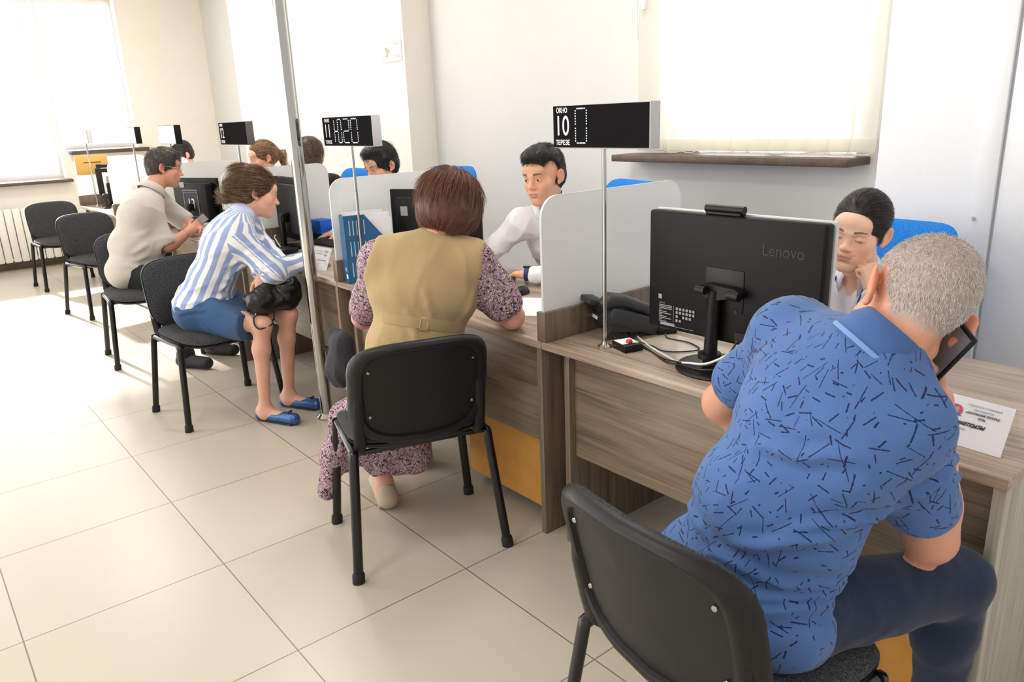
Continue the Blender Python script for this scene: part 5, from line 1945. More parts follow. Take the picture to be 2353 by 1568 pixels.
M['stripe_collar'] = cloth('pale_blue_collar', srgb(196, 208, 234), .85, 500, .05, .2).m
# ---------------------------------------------------------------- 3: woman in the striped shirt
sw = person('woman in a blue and white striped shirt and denim skirt leaning on the desk', (.55, 1.0, 0))
J = dict(P=(.545, .985, .575), W=(.600, .945, .725), C=(.695, .900, .900), N=(.785, .895, 1.040), HEAD=(.878, .862, 1.150),
         SL=(.845, 1.030, .985), SR=(.700, .770, .950), HL=(.625, 1.03, .56), HR=(.510, .925, .56),
         KL=(.865, .625, .535), KR=(.695, .560, .525), AL=(.845, .705, .085), AR=(.665, .600, .085), TL=(.925, .545, .028), TR=(.745, .430, .028),
         EL=(.925, .83, .765), W_L=(.760, .650, .765), ER=(.815, .615, .775), W_R=(1.015, .665, .800), nk=.9)
H = head_frame(J['HEAD'], (.905, -.35, -.26), (.30, .06, .95), .98)
f = Field()
torso_prims(f, J, 0, 1.04, True)
for s in 'LR':
    arm_prims(f, J, s, 0, b=1.0)
    leg_prims(f, J, s, -.003, b=.84)
head_prims(f, H, False, 'open', smile=.5, chub=.005, nose=1.03)
f.cap(hp(H, 0, -.025, -.05), V(J['N'])+V(.0, .0, .01), .050, .054, .03)
t1 = hand_prims(f, J['W_L'], (-.28, -.32, -.90), (.55, .6, -.2), -1, sc=.92, curl=(16, 24, 18), thumb=(.7, .7, .2))
t2 = hand_prims(f, J['W_R'], (.95, .1, -.10), (0, 0, -1), 1, curl=(16, 20, 14), sc=.92)
P, F = f.mesh(.0115, (box_of([hp(H, 0, 0, 0)], .13, .0045), box_of([J['W_L'], t1[1][0], t1[4][0]], .03, .0042), box_of([J['W_R'], t2[1][0]], .03, .006)))
to_object('body', P, F, 'skin', sw, col=skin_cols(P, H, (210, 158, 136), brow=(.14, .08, .05), blush=.4))
eye_objects(H, sw)
# hair: brown with blond streaks, gathered into a loose bun
hb_ = Field()
A, sc_ = H['A'], H['s']
hb_.ell(hp(H, 0, -.016, .040), V(.088, .104, .094)*sc_, A, .03)
hb_.ell(hp(H, 0, -.050, -.020), V(.078, .062, .060)*sc_, A, .03)
hb_.ell(hp(H, 0, -.075, .105), V(.060, .060, .045)*sc_, A, .04)
hb_.ell(hp(H, -.01, -.132, .022), V(.050, .046, .054)*sc_, A, .03)
hb_.ell(hp(H, 0, -.148, -.035), V(.030, .026, .050)*sc_, A, .03)
hb_.ell(hp(H, 0, .105, -.035), V(.080, .100, .088)*sc_, A, .012, -1)
for q in (-1, 1):
    hb_.ell(hp(H, q*.095, .0, -.020), V(.030, .034, .042)*sc_, A, .012, -1)
P, F = hb_.mesh(.0065)
N_ = vnormals(P, F)
q_ = hloc(H, P)
P2 = P+N_*(.005*vnoise(np.stack([q_[:, 0]*50, q_[:, 2]*55, q_[:, 1]*14], 1), 4))[:, None]
M['hair_brown'] = hair_mat('brown_hair', srgb(52, 36, 26), srgb(104, 78, 56))
M['strand_brown'] = strand_mat('streaked_brown_strands', [srgb(50, 34, 24), srgb(92, 66, 46), srgb(70, 48, 34), srgb(150, 118, 84), srgb(84, 60, 42), srgb(186, 156, 116)], .35)
ho = to_object('hair', P2, F, 'hair_brown', sw)
def to_bun(P, t):
    q = hloc(H, P)
    n = nrm_rows((q-V(0, -.03, .035))/V(.088, .11, .09)**2)
    v = nrm_rows(V(0, -.140, .022)-q)
    v = v-n*((v*n).sum(1)[:, None]-.06)
    return nrm_rows(v) @ H['A'].T
rt_, rn_ = scalp_pts(P, F, N_, 5200, lambda c: (hloc(H, c)[:, 1] > -.10)*1.0)
strands(ho, 'strand_brown', rt_-rn_*.001, to_bun, np.clip(np.linalg.norm(rt_-hp(H, 0, -.12, .022), axis=1)-.015, .015, .09), 7, .0007, jitter=.09, origin=sw['_o'])
rt_, rn_ = scalp_pts(P, F, N_, 1100, lambda c: (hloc(H, c)[:, 1] < -.10)*1.0)
bc_ = hp(H, -.01, -.135, .015)
strands(ho, 'strand_brown', rt_, lambda P, t: nrm_rows(np.cross(P-bc_, H['A'][:, 0]*.8+H['A'][:, 2]*.6)/.05+nrm_rows(P-bc_)*.15+V(0, 0, -.9*t*t)), .06, 8, .0006, jitter=.16, origin=sw['_o'])
# sunglasses pushed into the hair
b = MB().tube(spline([hp(H, .070, .045, .098)-V(sw['_o']), hp(H, .03, .088, .110)-V(sw['_o']), hp(H, -.03, .088, .110)-V(sw['_o']), hp(H, -.070, .045, .098)-V(sw['_o'])], 6), .0045, 8)
b.build('sunglasses', 'steel_black', sw)
MB().lathe([(0, -.003), (.003, 0), (0, .003)], 10, mat=Matrix.Translation(Vector(hp(H, .084, -.008, -.040)-V(sw['_o'])))).build('earring', 'gold', sw)
# striped shirt
S = Field()
A0, A1, A2 = torso_frames(J)
torso_prims(S, J, .016, 1.08, True, neck=False)
S.ell(V(J['P'])+V(.02, -.02, .03), V(.176, .140, .12), A0, .05)
S.cap(V(J['P'])+V(.02, -.10, .03), V(J['P'])+V(.105, -.215, -.005), .065, .022, .06)
for s in 'LR':
    a, e, w = V(J['S'+s]), V(J['E'+s]), V(J['W_'+s])
    S.cap(a, e, .066, .062, .05).cap(e, e+(w-e)*.80, .062, .046, .03)
    S.cap(e+(w-e)*.80, e+(w-e)*.92, .046, .048, .01)
    S.cap(e+(w-e)*.93, w+(w-e)*.2, .036, .040, .003, -1)
S.plane(V(J['P'])-A0[:, 2]*.0+V(-.10, .0, 0), nrm(-A0[:, 2]*1.0+V(-.42, .30, 0)))
S.cap(V(J['N'])+V(.012, -.004, 0)+nrm(V(J['HEAD'])-V(J['N']))*.045, V(J['N'])+nrm(V(J['HEAD'])-V(J['N']))*.16, .060, .070, .008, -1)
S.cap(V(J['N'])+A2[:, 1]*.075-V(0, 0, .01), V(J['N'])+A2[:, 1]*.13-V(0, 0, .11), .028, .010, .01, -1)
bones = [(J['P'], V(J['P'])+(V(J['C'])-V(J['P']))*1.3, .165, (1, 0, 0))]
for s in 'LR':
    a, e, w = V(J['S'+s]), V(J['E'+s]), V(J['W_'+s])
    bones += [(a+(e-a)*.15, e, .062, (0, 1, .3)), (e, w, .052, (0, 1, .3))]
def shirt_folds(P, N):
    for a, b, w, am in (((.60, .84, .74), (.72, .74, .80), .012, .012), ((.56, .86, .70), (.68, .76, .72), .012, .012), ((.62, .80, .82), (.72, .72, .86), .012, .009), ((.55, .85, .64), (.66, .74, .66), .012, .011),
                        ((.76, .66, .82), (.82, .56, .76), .010, .009), ((.84, .62, .82), (.88, .57, .77), .010, .009), ((.72, .70, .88), (.80, .62, .84), .011, .007)):
        P = ridge(P, N, a, b, w, am)
    return P
garment(sw, 'striped_shirt', S, .0075, 'stripes', .008, 16, (.6, -.5, .2), 3, 3, bones, extra=shirt_folds)
collar(sw, 'collar', 'stripe_collar', V(J['N'])+V(.015, -.006, .022), V(J['HEAD'])+V(.02, 0, .02), .059, -.02, .040, .018)
K = Field()
K.ell(J['P'], (.176, .140, .112), A0, .05)
for s in 'LR':
    h_, k_ = V(J['H'+s]), V(J['K'+s])
    K.cap(h_, h_+(k_-h_)*.84, .110, .092, .08)
K.cap((.60, .82, .545), (.70, .66, .535), .085, .082, .08)
kd = nrm((V(J['KL'])+V(J['KR']))/2-V(J['P']))
K.plane(V(J['KR'])*.5+V(J['KL'])*.5-kd*.10, kd)
K.plane(V(J['P'])+A0[:, 2]*.12, A0[:, 2])
def skirt_folds(P, N):
    for a, b, w, am in (((.44, .93, .62), (.60, .80, .62), .009, .008), ((.44, .92, .58), (.56, .80, .56), .009, .009), ((.46, .90, .64), (.52, .85, .66), .008, .006), ((.50, .82, .54), (.64, .70, .50), .010, .006)):
        P = ridge(P, N, a, b, w, am)
    return P
garment(sw, 'denim_skirt', K, .008, 'denim', .0035, 14, (.5, -.8, .1), 3, 9, extra=skirt_folds)
for s in 'LR':
    a, tt = V(J['A'+s]), V(J['T'+s])
    d_ = nrm((tt-a)*V(1, 1, 0))
    sh = Field()
    sh.cap(a-d_*.030-V(0, 0, .055), tt+V(0, 0, .004), .034, .032, .03).cap(a-d_*.034-V(0, 0, .03), a-d_*.03-V(0, 0, .055), .024, .032, .02).plane((0, 0, .004), (0, 0, -1))
    sh.cap(a+d_*.02+V(0, 0, .03), a+d_*.085-V(0, 0, .005), .050, .036, .006, -1)
    so_ = garment(sw, 'ballet_flat', sh, .006, 'glitter', 0)
    b = MB().tube([a-d_*.030-V(0, 0, a[2]-.007)-V(sw['_o']), tt-V(0, 0, tt[2]-.007)-V(sw['_o'])], [.0345, .0325], 16)
    for v_ in b.bm.verts:
        v_.co.z = .008+(v_.co.z-.008)*.2
    b.build('sole', 'rubber', so_)
    bw = tt+V(0, 0, .040)-d_*.025
    sd = np.cross(d_, (0, 0, 1))
    MB().tube([bw+sd*.014-V(sw['_o']), bw-V(sw['_o'])+V(0, 0, .002), bw-sd*.014-V(sw['_o'])], [.006, .0035, .006], 8).build('bow', 'denim_dark', so_)
# ring on her left hand
# black leather bag on her lap
f = Field()
f.ell((.712, .600, .632), (.078, .100, .066), basis((.35, .1, 1), (.8, -.5, 0)), .03).ell((.700, .575, .690), (.060, .075, .022), basis((.45, .0, 1), (.8, -.5, 0)), .008, -1).ell((.870, .64, .655), (.080, .085, .105), None, .04).cap((.70, .55, .67), (.78, .64, .70), .034, .034, .04).ell((.78, .62, .62), (.10, .085, .045), None, .04)
P, F = f.mesh(.005)
P = smooth_mesh(folds(P, vnormals(P, F), .010, 24, (.7, -.4, .2), 2.5, 12), F, 1)
bg = thing('handbag', 'slouchy black leather bag on the striped-shirt woman\'s lap', 'bag', (0, 0, 0))
to_object('bag_body', P, F, 'leather', bg)
rg = MB()
rg.tube([(.655+.017*math.cos(a), .565+.012*math.sin(a), .590+.017*math.sin(a)) for a in np.linspace(0, 2*PI, 22)], .0028, 8, cap=False)
rg.build('strap_ring', 'chrome', bg)
MB().tube(spline([(.655, .555, .578), (.645, .535, .545), (.66, .515, .520), (.71, .515, .525), (.745, .53, .54), (.755, .545, .60), (.765, .57, .66)], 8), .0045, 8).build('strap', 'leather', bg)
MB().tube([(.742, .526, .548), (.752, .528, .530)], .008, 10).build('strap_buckle', 'chrome', bg)

# ---------------------------------------------------------------- 4: man in the pale grey shirt
gm = person('dark-haired man with glasses in a pale grey short-sleeved shirt, sitting sideways with a phone', (.56, 2.45, 0))
J = dict(P=(.560, 2.450, .575), W=(.590, 2.450, .740), C=(.675, 2.475, .925), N=(.785, 2.535, 1.085), HEAD=(.905, 2.575, 1.235),
         SL=(.850, 2.700, 1.015), SR=(.705, 2.440, .985), HL=(.63, 2.53, .56), HR=(.52, 2.38, .56),
         KL=(.90, 2.20, .52), KR=(.74, 2.02, .52), AL=(.89, 2.04, .09), AR=(.655, 1.88, .09), TL=(.97, 1.90, .03), TR=(.735, 1.73, .03),
         EL=(1.02, 2.66, .84), W_L=(1.02, 2.47, .81), ER=(.775, 2.325, .735), W_R=(.945, 2.355, .815), nk=1.05)
H = head_frame(J['HEAD'], (.94, -.27, -.16), (.24, .08, .96), 1.05)
f = Field()
torso_prims(f, J, 0, 1.14, belly=.03)
for s in 'LR':
    arm_prims(f, J, s, 0, b=1.1)
    leg_prims(f, J, s, -.004)
head_prims(f, H, True, 'open', chub=.007, nose=1.03)
f.cap(hp(H, 0, -.025, -.05), V(J['N'])+V(.0, .0, .005), .054, .060, .03)
t1 = hand_prims(f, J['W_R'], (.75, .25, .35), (.1, .8, -.3), 1, sc=.95, finger_curls=((40, 45, 30), (48, 50, 30), (50, 50, 30), (55, 50, 30)), thumb=(.6, .8, .5))
t2 = hand_prims(f, J['W_L'], (.25, -.75, .1), (-.5, 0, -.6), -1, sc=.95, curl=(35, 40, 25))
P, F = f.mesh(.0115, (box_of([hp(H, 0, 0, 0)], .135, .005), box_of([J['W_R'], t1[1][0], t1[4][0], J['W_L'], t2[1][0]], .03, .005)))
to_object('body', P, F, 'skin', gm, col=skin_cols(P, H, (204, 142, 120), brow=(.07, .05, .04), beard=.22))
eye_objects(H, gm)
def short_hair(par, H, c1, c2, cols, nst, name, length=.03, top=.010, front=.085, fringe=.05, side=.0, spiky=.0, seed=4):
    A, sc_ = H['A'], H['s']
    hb_ = Field()
    hb_.ell(hp(H, 0, -.014, .040), V(.0835+top*.3, .1025, .0885+top)*sc_, A, .03)
    hb_.ell(hp(H, 0, -.052, -.012), V(.074, .058, .060)*sc_, A, .03)
    hb_.ell(hp(H, 0, front-.045, .088+top), V(.058, .050, .030)*sc_, A, .03)
    hb_.ell(hp(H, 0, .125, fringe-.085), V(.090, .090, .085)*sc_, A, .010, -1)
    for q in (-1, 1):
        hb_.ell(hp(H, q*(.102-side*.3), .012+side*.9, -.030+side*1.1), V(.034+side*.3, .050+side*.3, .050+side*.6)*sc_, A, .010, -1)
    hb_.plane(hp(H, 0, 0, -.062), -A[:, 2])
    P, F = hb_.mesh(.006)
    N_ = vnormals(P, F)
    q_ = hloc(H, P)
    P2 = P+N_*(.0035*vnoise(np.stack([q_[:, 0]*70, q_[:, 2]*40, q_[:, 1]*30], 1), seed))[:, None]
    key = name.replace(' ', '_')
    M['h_'+key] = hair_mat(key, c1, c2)
    M['s_'+key] = strand_mat(key+'_strands', cols, .38)
    ho = to_object('hair', P2, F, 'h_'+key, par)
    if nst:
        rt_, rn_ = scalp_pts(P, F, N_, nst)
        crown = (.01, -.06, .125)
        base = flow(H, (0, -.014, .03), (.09, .105, .10), crown, .35, .10+spiky, .3)
        strands(ho, 's_'+key, rt_-rn_*.001, base, length, 5, .0007, jitter=.18, origin=par['_o'])
    return ho
DK1, DK2 = srgb(26, 24, 24), srgb(58, 54, 52)
short_hair(gm, H, srgb(44, 40, 38), srgb(84, 78, 74), [srgb(40, 36, 34), srgb(78, 72, 68), srgb(104, 98, 94), srgb(60, 54, 50)], 3800, 'dark greying hair', .04, .012, .085, .055)
# glasses
b = MB()
for q in (-1, 1):
    b.tube([hp(H, q*(.034+.021*math.cos(a)), .104, -.002+.016*math.sin(a))-V(gm['_o']) for a in np.linspace(0, 2*PI, 20)], .0011, 6, cap=False)
    b.tube([hp(H, q*.055, .102, .004)-V(gm['_o']), hp(H, q*.078, .08, .006)-V(gm['_o']), hp(H, q*.085, -.005, .008)-V(gm['_o'])], .0013, 6)
b.tube([hp(H, -.013, .105, .003)-V(gm['_o']), hp(H, .013, .105, .003)-V(gm['_o'])], .0012, 6)
b.build('eyeglasses', 'gold', gm)
S = Field()
A0, A1, A2 = torso_frames(J)
torso_prims(S, J, .022, 1.16, neck=False, belly=.04)
S.ell(V(J['P'])+V(0, 0, .0), V(.190, .150, .12), A0, .06)
for s in 'LR':
    a, e = V(J['S'+s]), V(J['E'+s])
    S.cap(a, a+(e-a)*.90, .072, .074, .05)
    S.cap(a+(e-a)*.95, e+(e-a)*.3, .058, .066, .005, -1)
S.plane(V(J['P'])-A0[:, 2]*.105, -A0[:, 2])
S.cap(V(J['N'])+V(.01, 0, 0)+nrm(V(J['HEAD'])-V(J['N']))*.05, V(J['N'])+nrm(V(J['HEAD'])-V(J['N']))*.16, .062, .072, .008, -1)
def gs_folds(P, N):
    for a, b, w, am in (((.52, 2.28, .72), (.66, 2.24, .78), .016, .009), ((.50, 2.30, .66), (.64, 2.24, .70), .016, .009), ((.56, 2.30, .82), (.70, 2.27, .86), .016, .007), ((.46, 2.36, .62), (.60, 2.27, .60), .016, .009)):
        P = ridge(P, N, a, b, w, am)
    return P
garment(gm, 'grey_shirt', S, .0085, 'linen', .0055, 11, (.5, -.5, .4), 3, 21, extra=gs_folds)
collar(gm, 'collar', 'linen', V(J['N'])+V(.012, .004, .024), V(J['HEAD'])+V(0, 0, .02), .064, -.030, .030, .032)
T_ = Field()
T_.ell(J['P'], (.166, .124, .110), A0, .05)
for s in 'LR':
    leg_prims(T_, J, s, .010, foot=False)
    T_.cap(V(J['A'+s]), V(J['A'+s])-V(0, 0, .05), .055, .058, .02)
T_.plane((0, 0, .035), (0, 0, -1))
garment(gm, 'black_trousers', T_, .010, 'black_cloth', .005, 16, (.2, 1, .1), 3, 8)
for s in 'LR':
    a, tt = V(J['A'+s]), V(J['T'+s])
    sh = Field()
    sh.cap(a-V(.02, -.02, .045), tt+V(0, 0, .012), .044, .040, .03).cap(a, a-V(0, 0, .04), .044, .046, .03).plane((0, 0, .004), (0, 0, -1))
    garment(gm, 'shoe', sh, .008, 'shoe_black', 0)
w_ = V(J['E'+'L'])+(V(J['W_L'])-V(J['EL']))*.72
ax_ = nrm(V(J['W_L'])-V(J['EL']))
MB().lathe([(.030, -.008), (.034, -.008), (.034, .008), (.030, .008)], 22, mat=Matrix.Translation(Vector(w_-V(gm['_o']))) @ Matrix([list(q) for q in basis(ax_)]).to_4x4()).build('wristband', 'steel_black', gm)
w_ = V(J['ER'])+(V(J['W_R'])-V(J['ER']))*.80
ax_ = nrm(V(J['W_R'])-V(J['ER']))
MB().lathe([(.033, -.002), (.035, 0), (.033, .002)], 22, mat=Matrix.Translation(Vector(w_-V(gm['_o']))) @ Matrix([list(q) for q in basis(ax_)]).to_4x4()).build('bracelet', 'gold', gm)
mp_ = thing('mobile_phone', 'small phone in the hands of the man in the pale grey shirt', 'phone', (1.035, 2.415, .865), R(-25))
MB().box(-.065, .065, -.006, .006, -.030, .030, .004, mat=Matrix.Rotation(R(-35), 4, 'Y')).build('case', 'plastic_black', mp_)
MB().box(-.06, .06, -.0075, -.006, -.026, .026, mat=Matrix.Rotation(R(-35), 4, 'Y')).build('screen', 'print', mp_, smooth=False)
# ---------------------------------------------------------------- 5: smiling woman clerk
cw = person('smiling young woman clerk in a white blouse resting her cheek on her hand', (1.98, -1.90, 0))
J = dict(P=(1.985, -1.90, .575), W=(1.945, -1.905, .70), C=(1.885, -1.925, .80), N=(1.825, -1.940, .945), HEAD=(1.738, -1.968, 1.100),
         SL=(1.845, -2.115, .885), SR=(1.825, -1.765, .890), HL=(1.98, -2.0, .56), HR=(1.98, -1.80, .56),
         KL=(1.60, -2.02, .52), KR=(1.60, -1.80, .52), AL=(1.62, -2.02, .09), AR=(1.62, -1.80, .09), TL=(1.47, -2.02, .03), TR=(1.47, -1.80, .03),
         EL=(1.665, -2.175, .795), W_L=(1.668, -2.062, .930), ER=(1.74, -1.62, .80), W_R=(1.55, -1.74, .79), nk=.84)
H = head_frame(J['HEAD'], (-.955, -.12, -.12), (.45, -.07, .88), 1.03)
f = Field()
torso_prims(f, J, 0, .95, True)
for s in 'LR':
    arm_prims(f, J, s, 0, b=.88)
    leg_prims(f, J, s, 0, b=.88)
head_prims(f, H, False, 'closed', smile=.8, nose=.985)
f.cap(hp(H, 0, -.025, -.05), V(J['N'])+V(.0, .0, .01), .046, .050, .03)
t1 = hand_prims(f, J['W_L'], (.10, .25, .90), (.45, .75, -.2), -1, sc=.84, finger_curls=((75, 85, 50), (80, 88, 50), (82, 88, 50), (85, 88, 50)), thumb=(.5, .8, .5))
t2 = hand_prims(f, J['W_R'], (-.9, -.3, -.1), (0, 0, -1), 1, sc=.9)
P, F = f.mesh(.0115, (box_of([hp(H, 0, 0, 0)], .125, .0026), box_of([J['W_L'], t1[1][0], t1[4][0]], .035, .004)))
to_object('body', P, F, 'skin', cw, col=skin_cols(P, H, (232, 186, 162), lip=(.62, .25, .22), brow=(.10, .06, .05), blush=.45, brow_y=.0225, brow_h=.0030, lash=(-.0052, .0020), smile=1.0))
M['hair_black'] = hair_mat('black_hair', srgb(26, 22, 22), srgb(70, 62, 60))
M['strand_black'] = strand_mat('black_strands', [srgb(22, 19, 19), srgb(44, 38, 37), srgb(66, 58, 56), srgb(34, 30, 29)], .3)
hb_ = Field()
A, sc_ = H['A'], H['s']
hb_.ell(hp(H, 0, -.014, .038), V(.0815, .1015, .0915)*sc_, A, .03)
hb_.ell(hp(H, 0, -.055, -.015), V(.066, .055, .055)*sc_, A, .03)
hb_.ell(hp(H, 0, -.125, -.005), V(.040, .035, .042)*sc_, A, .03)
hb_.ell(hp(H, 0, .134, -.026), V(.080, .096, .100)*sc_, A, .012, -1)
for q in (-1, 1):
    hb_.ell(hp(H, q*.100, .040, -.030), V(.036, .052, .066)*sc_, A, .012, -1)
P, F = hb_.mesh(.0055)
N_ = vnormals(P, F)
ho = to_object('hair', P, F, 'hair_black', cw)
def to_knot(Hh, tgt=(0, -.125, .0)):
    def fn(P, t):
        q = hloc(Hh, P)
        n = nrm_rows((q-V(0, -.014, .035))/V(.0815, .1015, .0915)**2)
        v = nrm_rows(V(tgt)-q)
        v = v-n*((v*n).sum(1)[:, None]-.008)
        return nrm_rows(v) @ Hh['A'].T
    return fn
rt_, rn_ = scalp_pts(P, F, N_, 7000)
strands(ho, 'strand_black', rt_-rn_*.001, to_knot(H), .06, 6, .0005, jitter=.025, origin=cw['_o'])
MB().lathe([(0, -.004), (.0035, 0), (0, .004)], 10, mat=Matrix.Translation(Vector(hp(H, -.086, -.012, -.042)-V(cw['_o'])))).build('earring', 'gold', cw)
def clerk_shirt(par, J, mat, g=.014, b_=.97, female=False, amp=.006, seed=2, open_=True, fine_r=False):
    S = Field()
    A0, A1, A2 = torso_frames(J)
    torso_prims(S, J, g, b_, female, neck=False)
    for s in 'LR':
        a, e, w = V(J['S'+s]), V(J['E'+s]), V(J['W_'+s])
        S.cap(a, e, .060, .052, .05).cap(e, e+(w-e)*.93, .053, .040, .03)
        S.cap(e+(w-e)*.94, w+(w-e)*.3, .031, .034, .003, -1)
    S.plane(V(J['P'])-A0[:, 2]*.03, -A0[:, 2])
    S.cap(V(J['N'])+nrm(V(J['HEAD'])-V(J['N']))*.04, V(J['N'])+nrm(V(J['HEAD'])-V(J['N']))*.16, .056, .068, .008, -1)
    S.cap(V(J['N'])+A2[:, 1]*.03+nrm(V(J['HEAD'])-V(J['N']))*.03, V(J['N'])+A2[:, 1]*.07+nrm(V(J['HEAD'])-V(J['N']))*.16, .056, .075, .008, -1)
    if open_:
        S.cap(V(J['N'])+A2[:, 1]*.085-A2[:, 2]*.0, V(J['N'])+A2[:, 1]*.140-A2[:, 2]*.13, .032, .008, .01, -1)
    garment(par, 'shirt', S, .008, mat, amp, 15, (.5, .4, .4), 3, seed, fines=[box_of([J['W_L'], J['W_R'] if fine_r else J['W_L']], .045, .0045)])
    return A2
A2 = clerk_shirt(cw, J, 'white_shirt', .014, .97, True)
def lapels(par, J, A2, mat, r=.056, spread=.05, drop=.085):
    """pointed shirt collar: a band round the neck and two falling points"""
    o_ = V(par['_o'])
    ax = nrm(V(J['HEAD'])-V(J['N']))
    Nn = V(J['N'])
    b = MB()
    rows = []
    for k in range(25):
        a = R(-158+316*k/24)          # 0 = back of the neck
        d = -A2[:, 1]*math.cos(a)+A2[:, 0]*math.sin(a)
        d = nrm(d-ax*(d @ ax))
        fr_ = max(0, (abs(k-12)-6)/6)
        top = Nn+ax*(.052-.020*fr_)+d*(r+.002)+A2[:, 1]*.012*fr_
        mid = Nn+ax*(.046-.020*fr_)+d*(r+.010)+A2[:, 1]*.014*fr_
        low = Nn-ax*(-.012+.045*fr_**2*drop/.085)+d*(r+.020+.012*fr_)+A2[:, 1]*(.018*fr_)
        inn = Nn-ax*.012+d*(r+.0)+A2[:, 1]*.012*fr_
        rows.append([b.bm.verts.new(p-o_) for p in (inn, top, mid, low)])
    for p, q in zip(rows, rows[1:]):
        for i in range(3):
            b.bm.faces.new((p[i], q[i], q[i+1], p[i+1]))
    c = b.build('collar', mat, par, angle=60)
    so_ = c.modifiers.new('thickness', 'SOLIDIFY')
    so_.thickness = .0022
    return c
lapels(cw, J, A2, 'white_shirt', .054)
b = MB()
for q in (-1, 1):
    pts = [V(J['N'])+A2[:, 0]*q*.050+A2[:, 1]*.02+V(0, 0, .02), V(J['N'])+A2[:, 0]*q*.050+A2[:, 1]*.105-A2[:, 2]*.01, V(J['N'])+A2[:, 0]*q*.034+A2[:, 1]*.150-A2[:, 2]*.11, V(J['N'])+A2[:, 0]*q*.008+A2[:, 1]*.165-A2[:, 2]*.22]
    b = MB().tube(spline([p-V(cw['_o']) for p in pts], 8), .0065, 8, sx=.25)
    b.build('lanyard', plain('blue_lanyard', srgb(46, 70, 200), .6) if q < 0 else bpy.data.materials['blue_lanyard'], cw)
def lower_clothes(par, J, mat, shoe='shoe_black'):
    T_ = Field()
    A0, A1, A2 = torso_frames(J)
    T_.ell(J['P'], (.162, .12, .108), A0, .05)
    for s in 'LR':
        leg_prims(T_, J, s, .010, foot=False)
    garment(par, 'trousers', T_, .014, mat, .004, 16, (.2, 1, .1), 3, 8)
    for s in 'LR':
        a, tt = V(J['A'+s]), V(J['T'+s])
        sh = Field()
        sh.cap(a-V(0, 0, .045), tt+V(0, 0, .01), .044, .038, .03).cap(a, a-V(0, 0, .04), .044, .046, .03).plane((0, 0, .004), (0, 0, -1))
        garment(par, 'shoe', sh, .012, shoe, 0)
lower_clothes(cw, J, 'black_cloth')

# ---------------------------------------------------------------- 6: young man clerk
cm = person('young black-haired man clerk in a white shirt with a dark watch at his wrist', (1.98, -.38, 0))
J = dict(P=(2.0, -.37, .575), W=(1.965, -.385, .74), C=(1.885, -.415, .90), N=(1.800, -.435, 1.062), HEAD=(1.741, -.445, 1.222),
         SL=(1.885, -.620, 1.010), SR=(1.690, -.335, .995), HL=(2.05, -.47, .56), HR=(1.95, -.28, .56),
         KL=(1.65, -.62, .52), KR=(1.60, -.42, .52), AL=(1.66, -.62, .09), AR=(1.62, -.42, .09), TL=(1.53, -.68, .03), TR=(1.48, -.48, .03),
         EL=(1.700, -.775, .80), W_L=(1.545, -.555, .800), ER=(1.525, -.215, .830), W_R=(1.38, -.40, .80), nk=.98)
H = head_frame(J['HEAD'], (-.955, -.22, -.13), (.20, .10, .97), 1.06)
f = Field()
torso_prims(f, J, 0, 1.02)
for s in 'LR':
    arm_prims(f, J, s, 0, b=1.0)
    leg_prims(f, J, s, 0, b=.95)
head_prims(f, H, True, 'open', nose=.99, chub=.002)
f.cap(hp(H, 0, -.025, -.05), V(J['N'])+V(.0, .0, .005), .052, .056, .03)
t1 = hand_prims(f, J['W_L'], (-.10, .97, -.06), (-.05, -.05, -1), -1, sc=.98, finger_curls=((22, 30, 18), (24, 30, 20), (26, 32, 20), (28, 32, 20)), thumb=(.75, .6, .25))
t2 = hand_prims(f, J['W_R'], (-.7, -.6, -.1), (0, 0, -1), 1, sc=.98)
P, F = f.mesh(.0115, (box_of([hp(H, 0, 0, 0)], .13, .0028), box_of([J['W_L'], t1[1][0], t1[4][0]], .03, .0042)))
to_object('body', P, F, 'skin', cm, col=skin_cols(P, H, (216, 160, 130), lip=(.52, .24, .20), brow=(.06, .045, .04), beard=.10, blush=.25, brow_h=.0046))
eye_objects(H, cm, look=(0, -.05))
short_hair(cm, H, srgb(20, 18, 18), srgb(48, 44, 43), [srgb(18, 16, 16), srgb(38, 34, 33), srgb(54, 50, 48)], 4200, 'short black hair', .020, .014, .092, .080, .040, .08)
A2 = clerk_shirt(cm, J, 'white_shirt', .016, 1.04, False, .008, 13, False)
lapels(cm, dict(J, N=V(J['N'])+V(-.012, -.004, .022)), A2, 'white_shirt', .066, drop=.07)
ax_ = nrm(V(J['W_L'])-V(J['EL']))
w_ = V(J['W_L'])+ax_*.012
Tm = Matrix.Translation(Vector(w_-V(cm['_o']))) @ Matrix([list(q) for q in basis(ax_, (0, 0, 1))]).to_4x4()
wt = MB().lathe([(.028, -.011), (.0315, -.011), (.0315, .011), (.028, .011)], 28, mat=Tm).build('watch_strap', plain('navy_strap', srgb(30, 44, 92), .6), cm)
MB().box(.027, .0375, -.017, .017, -.020, .020, .005, mat=Tm @ Matrix.Rotation(R(18), 4, 'Z'), seg=3).build('watch_case', 'screen_dark', wt)
lower_clothes(cm, J, 'black_cloth')

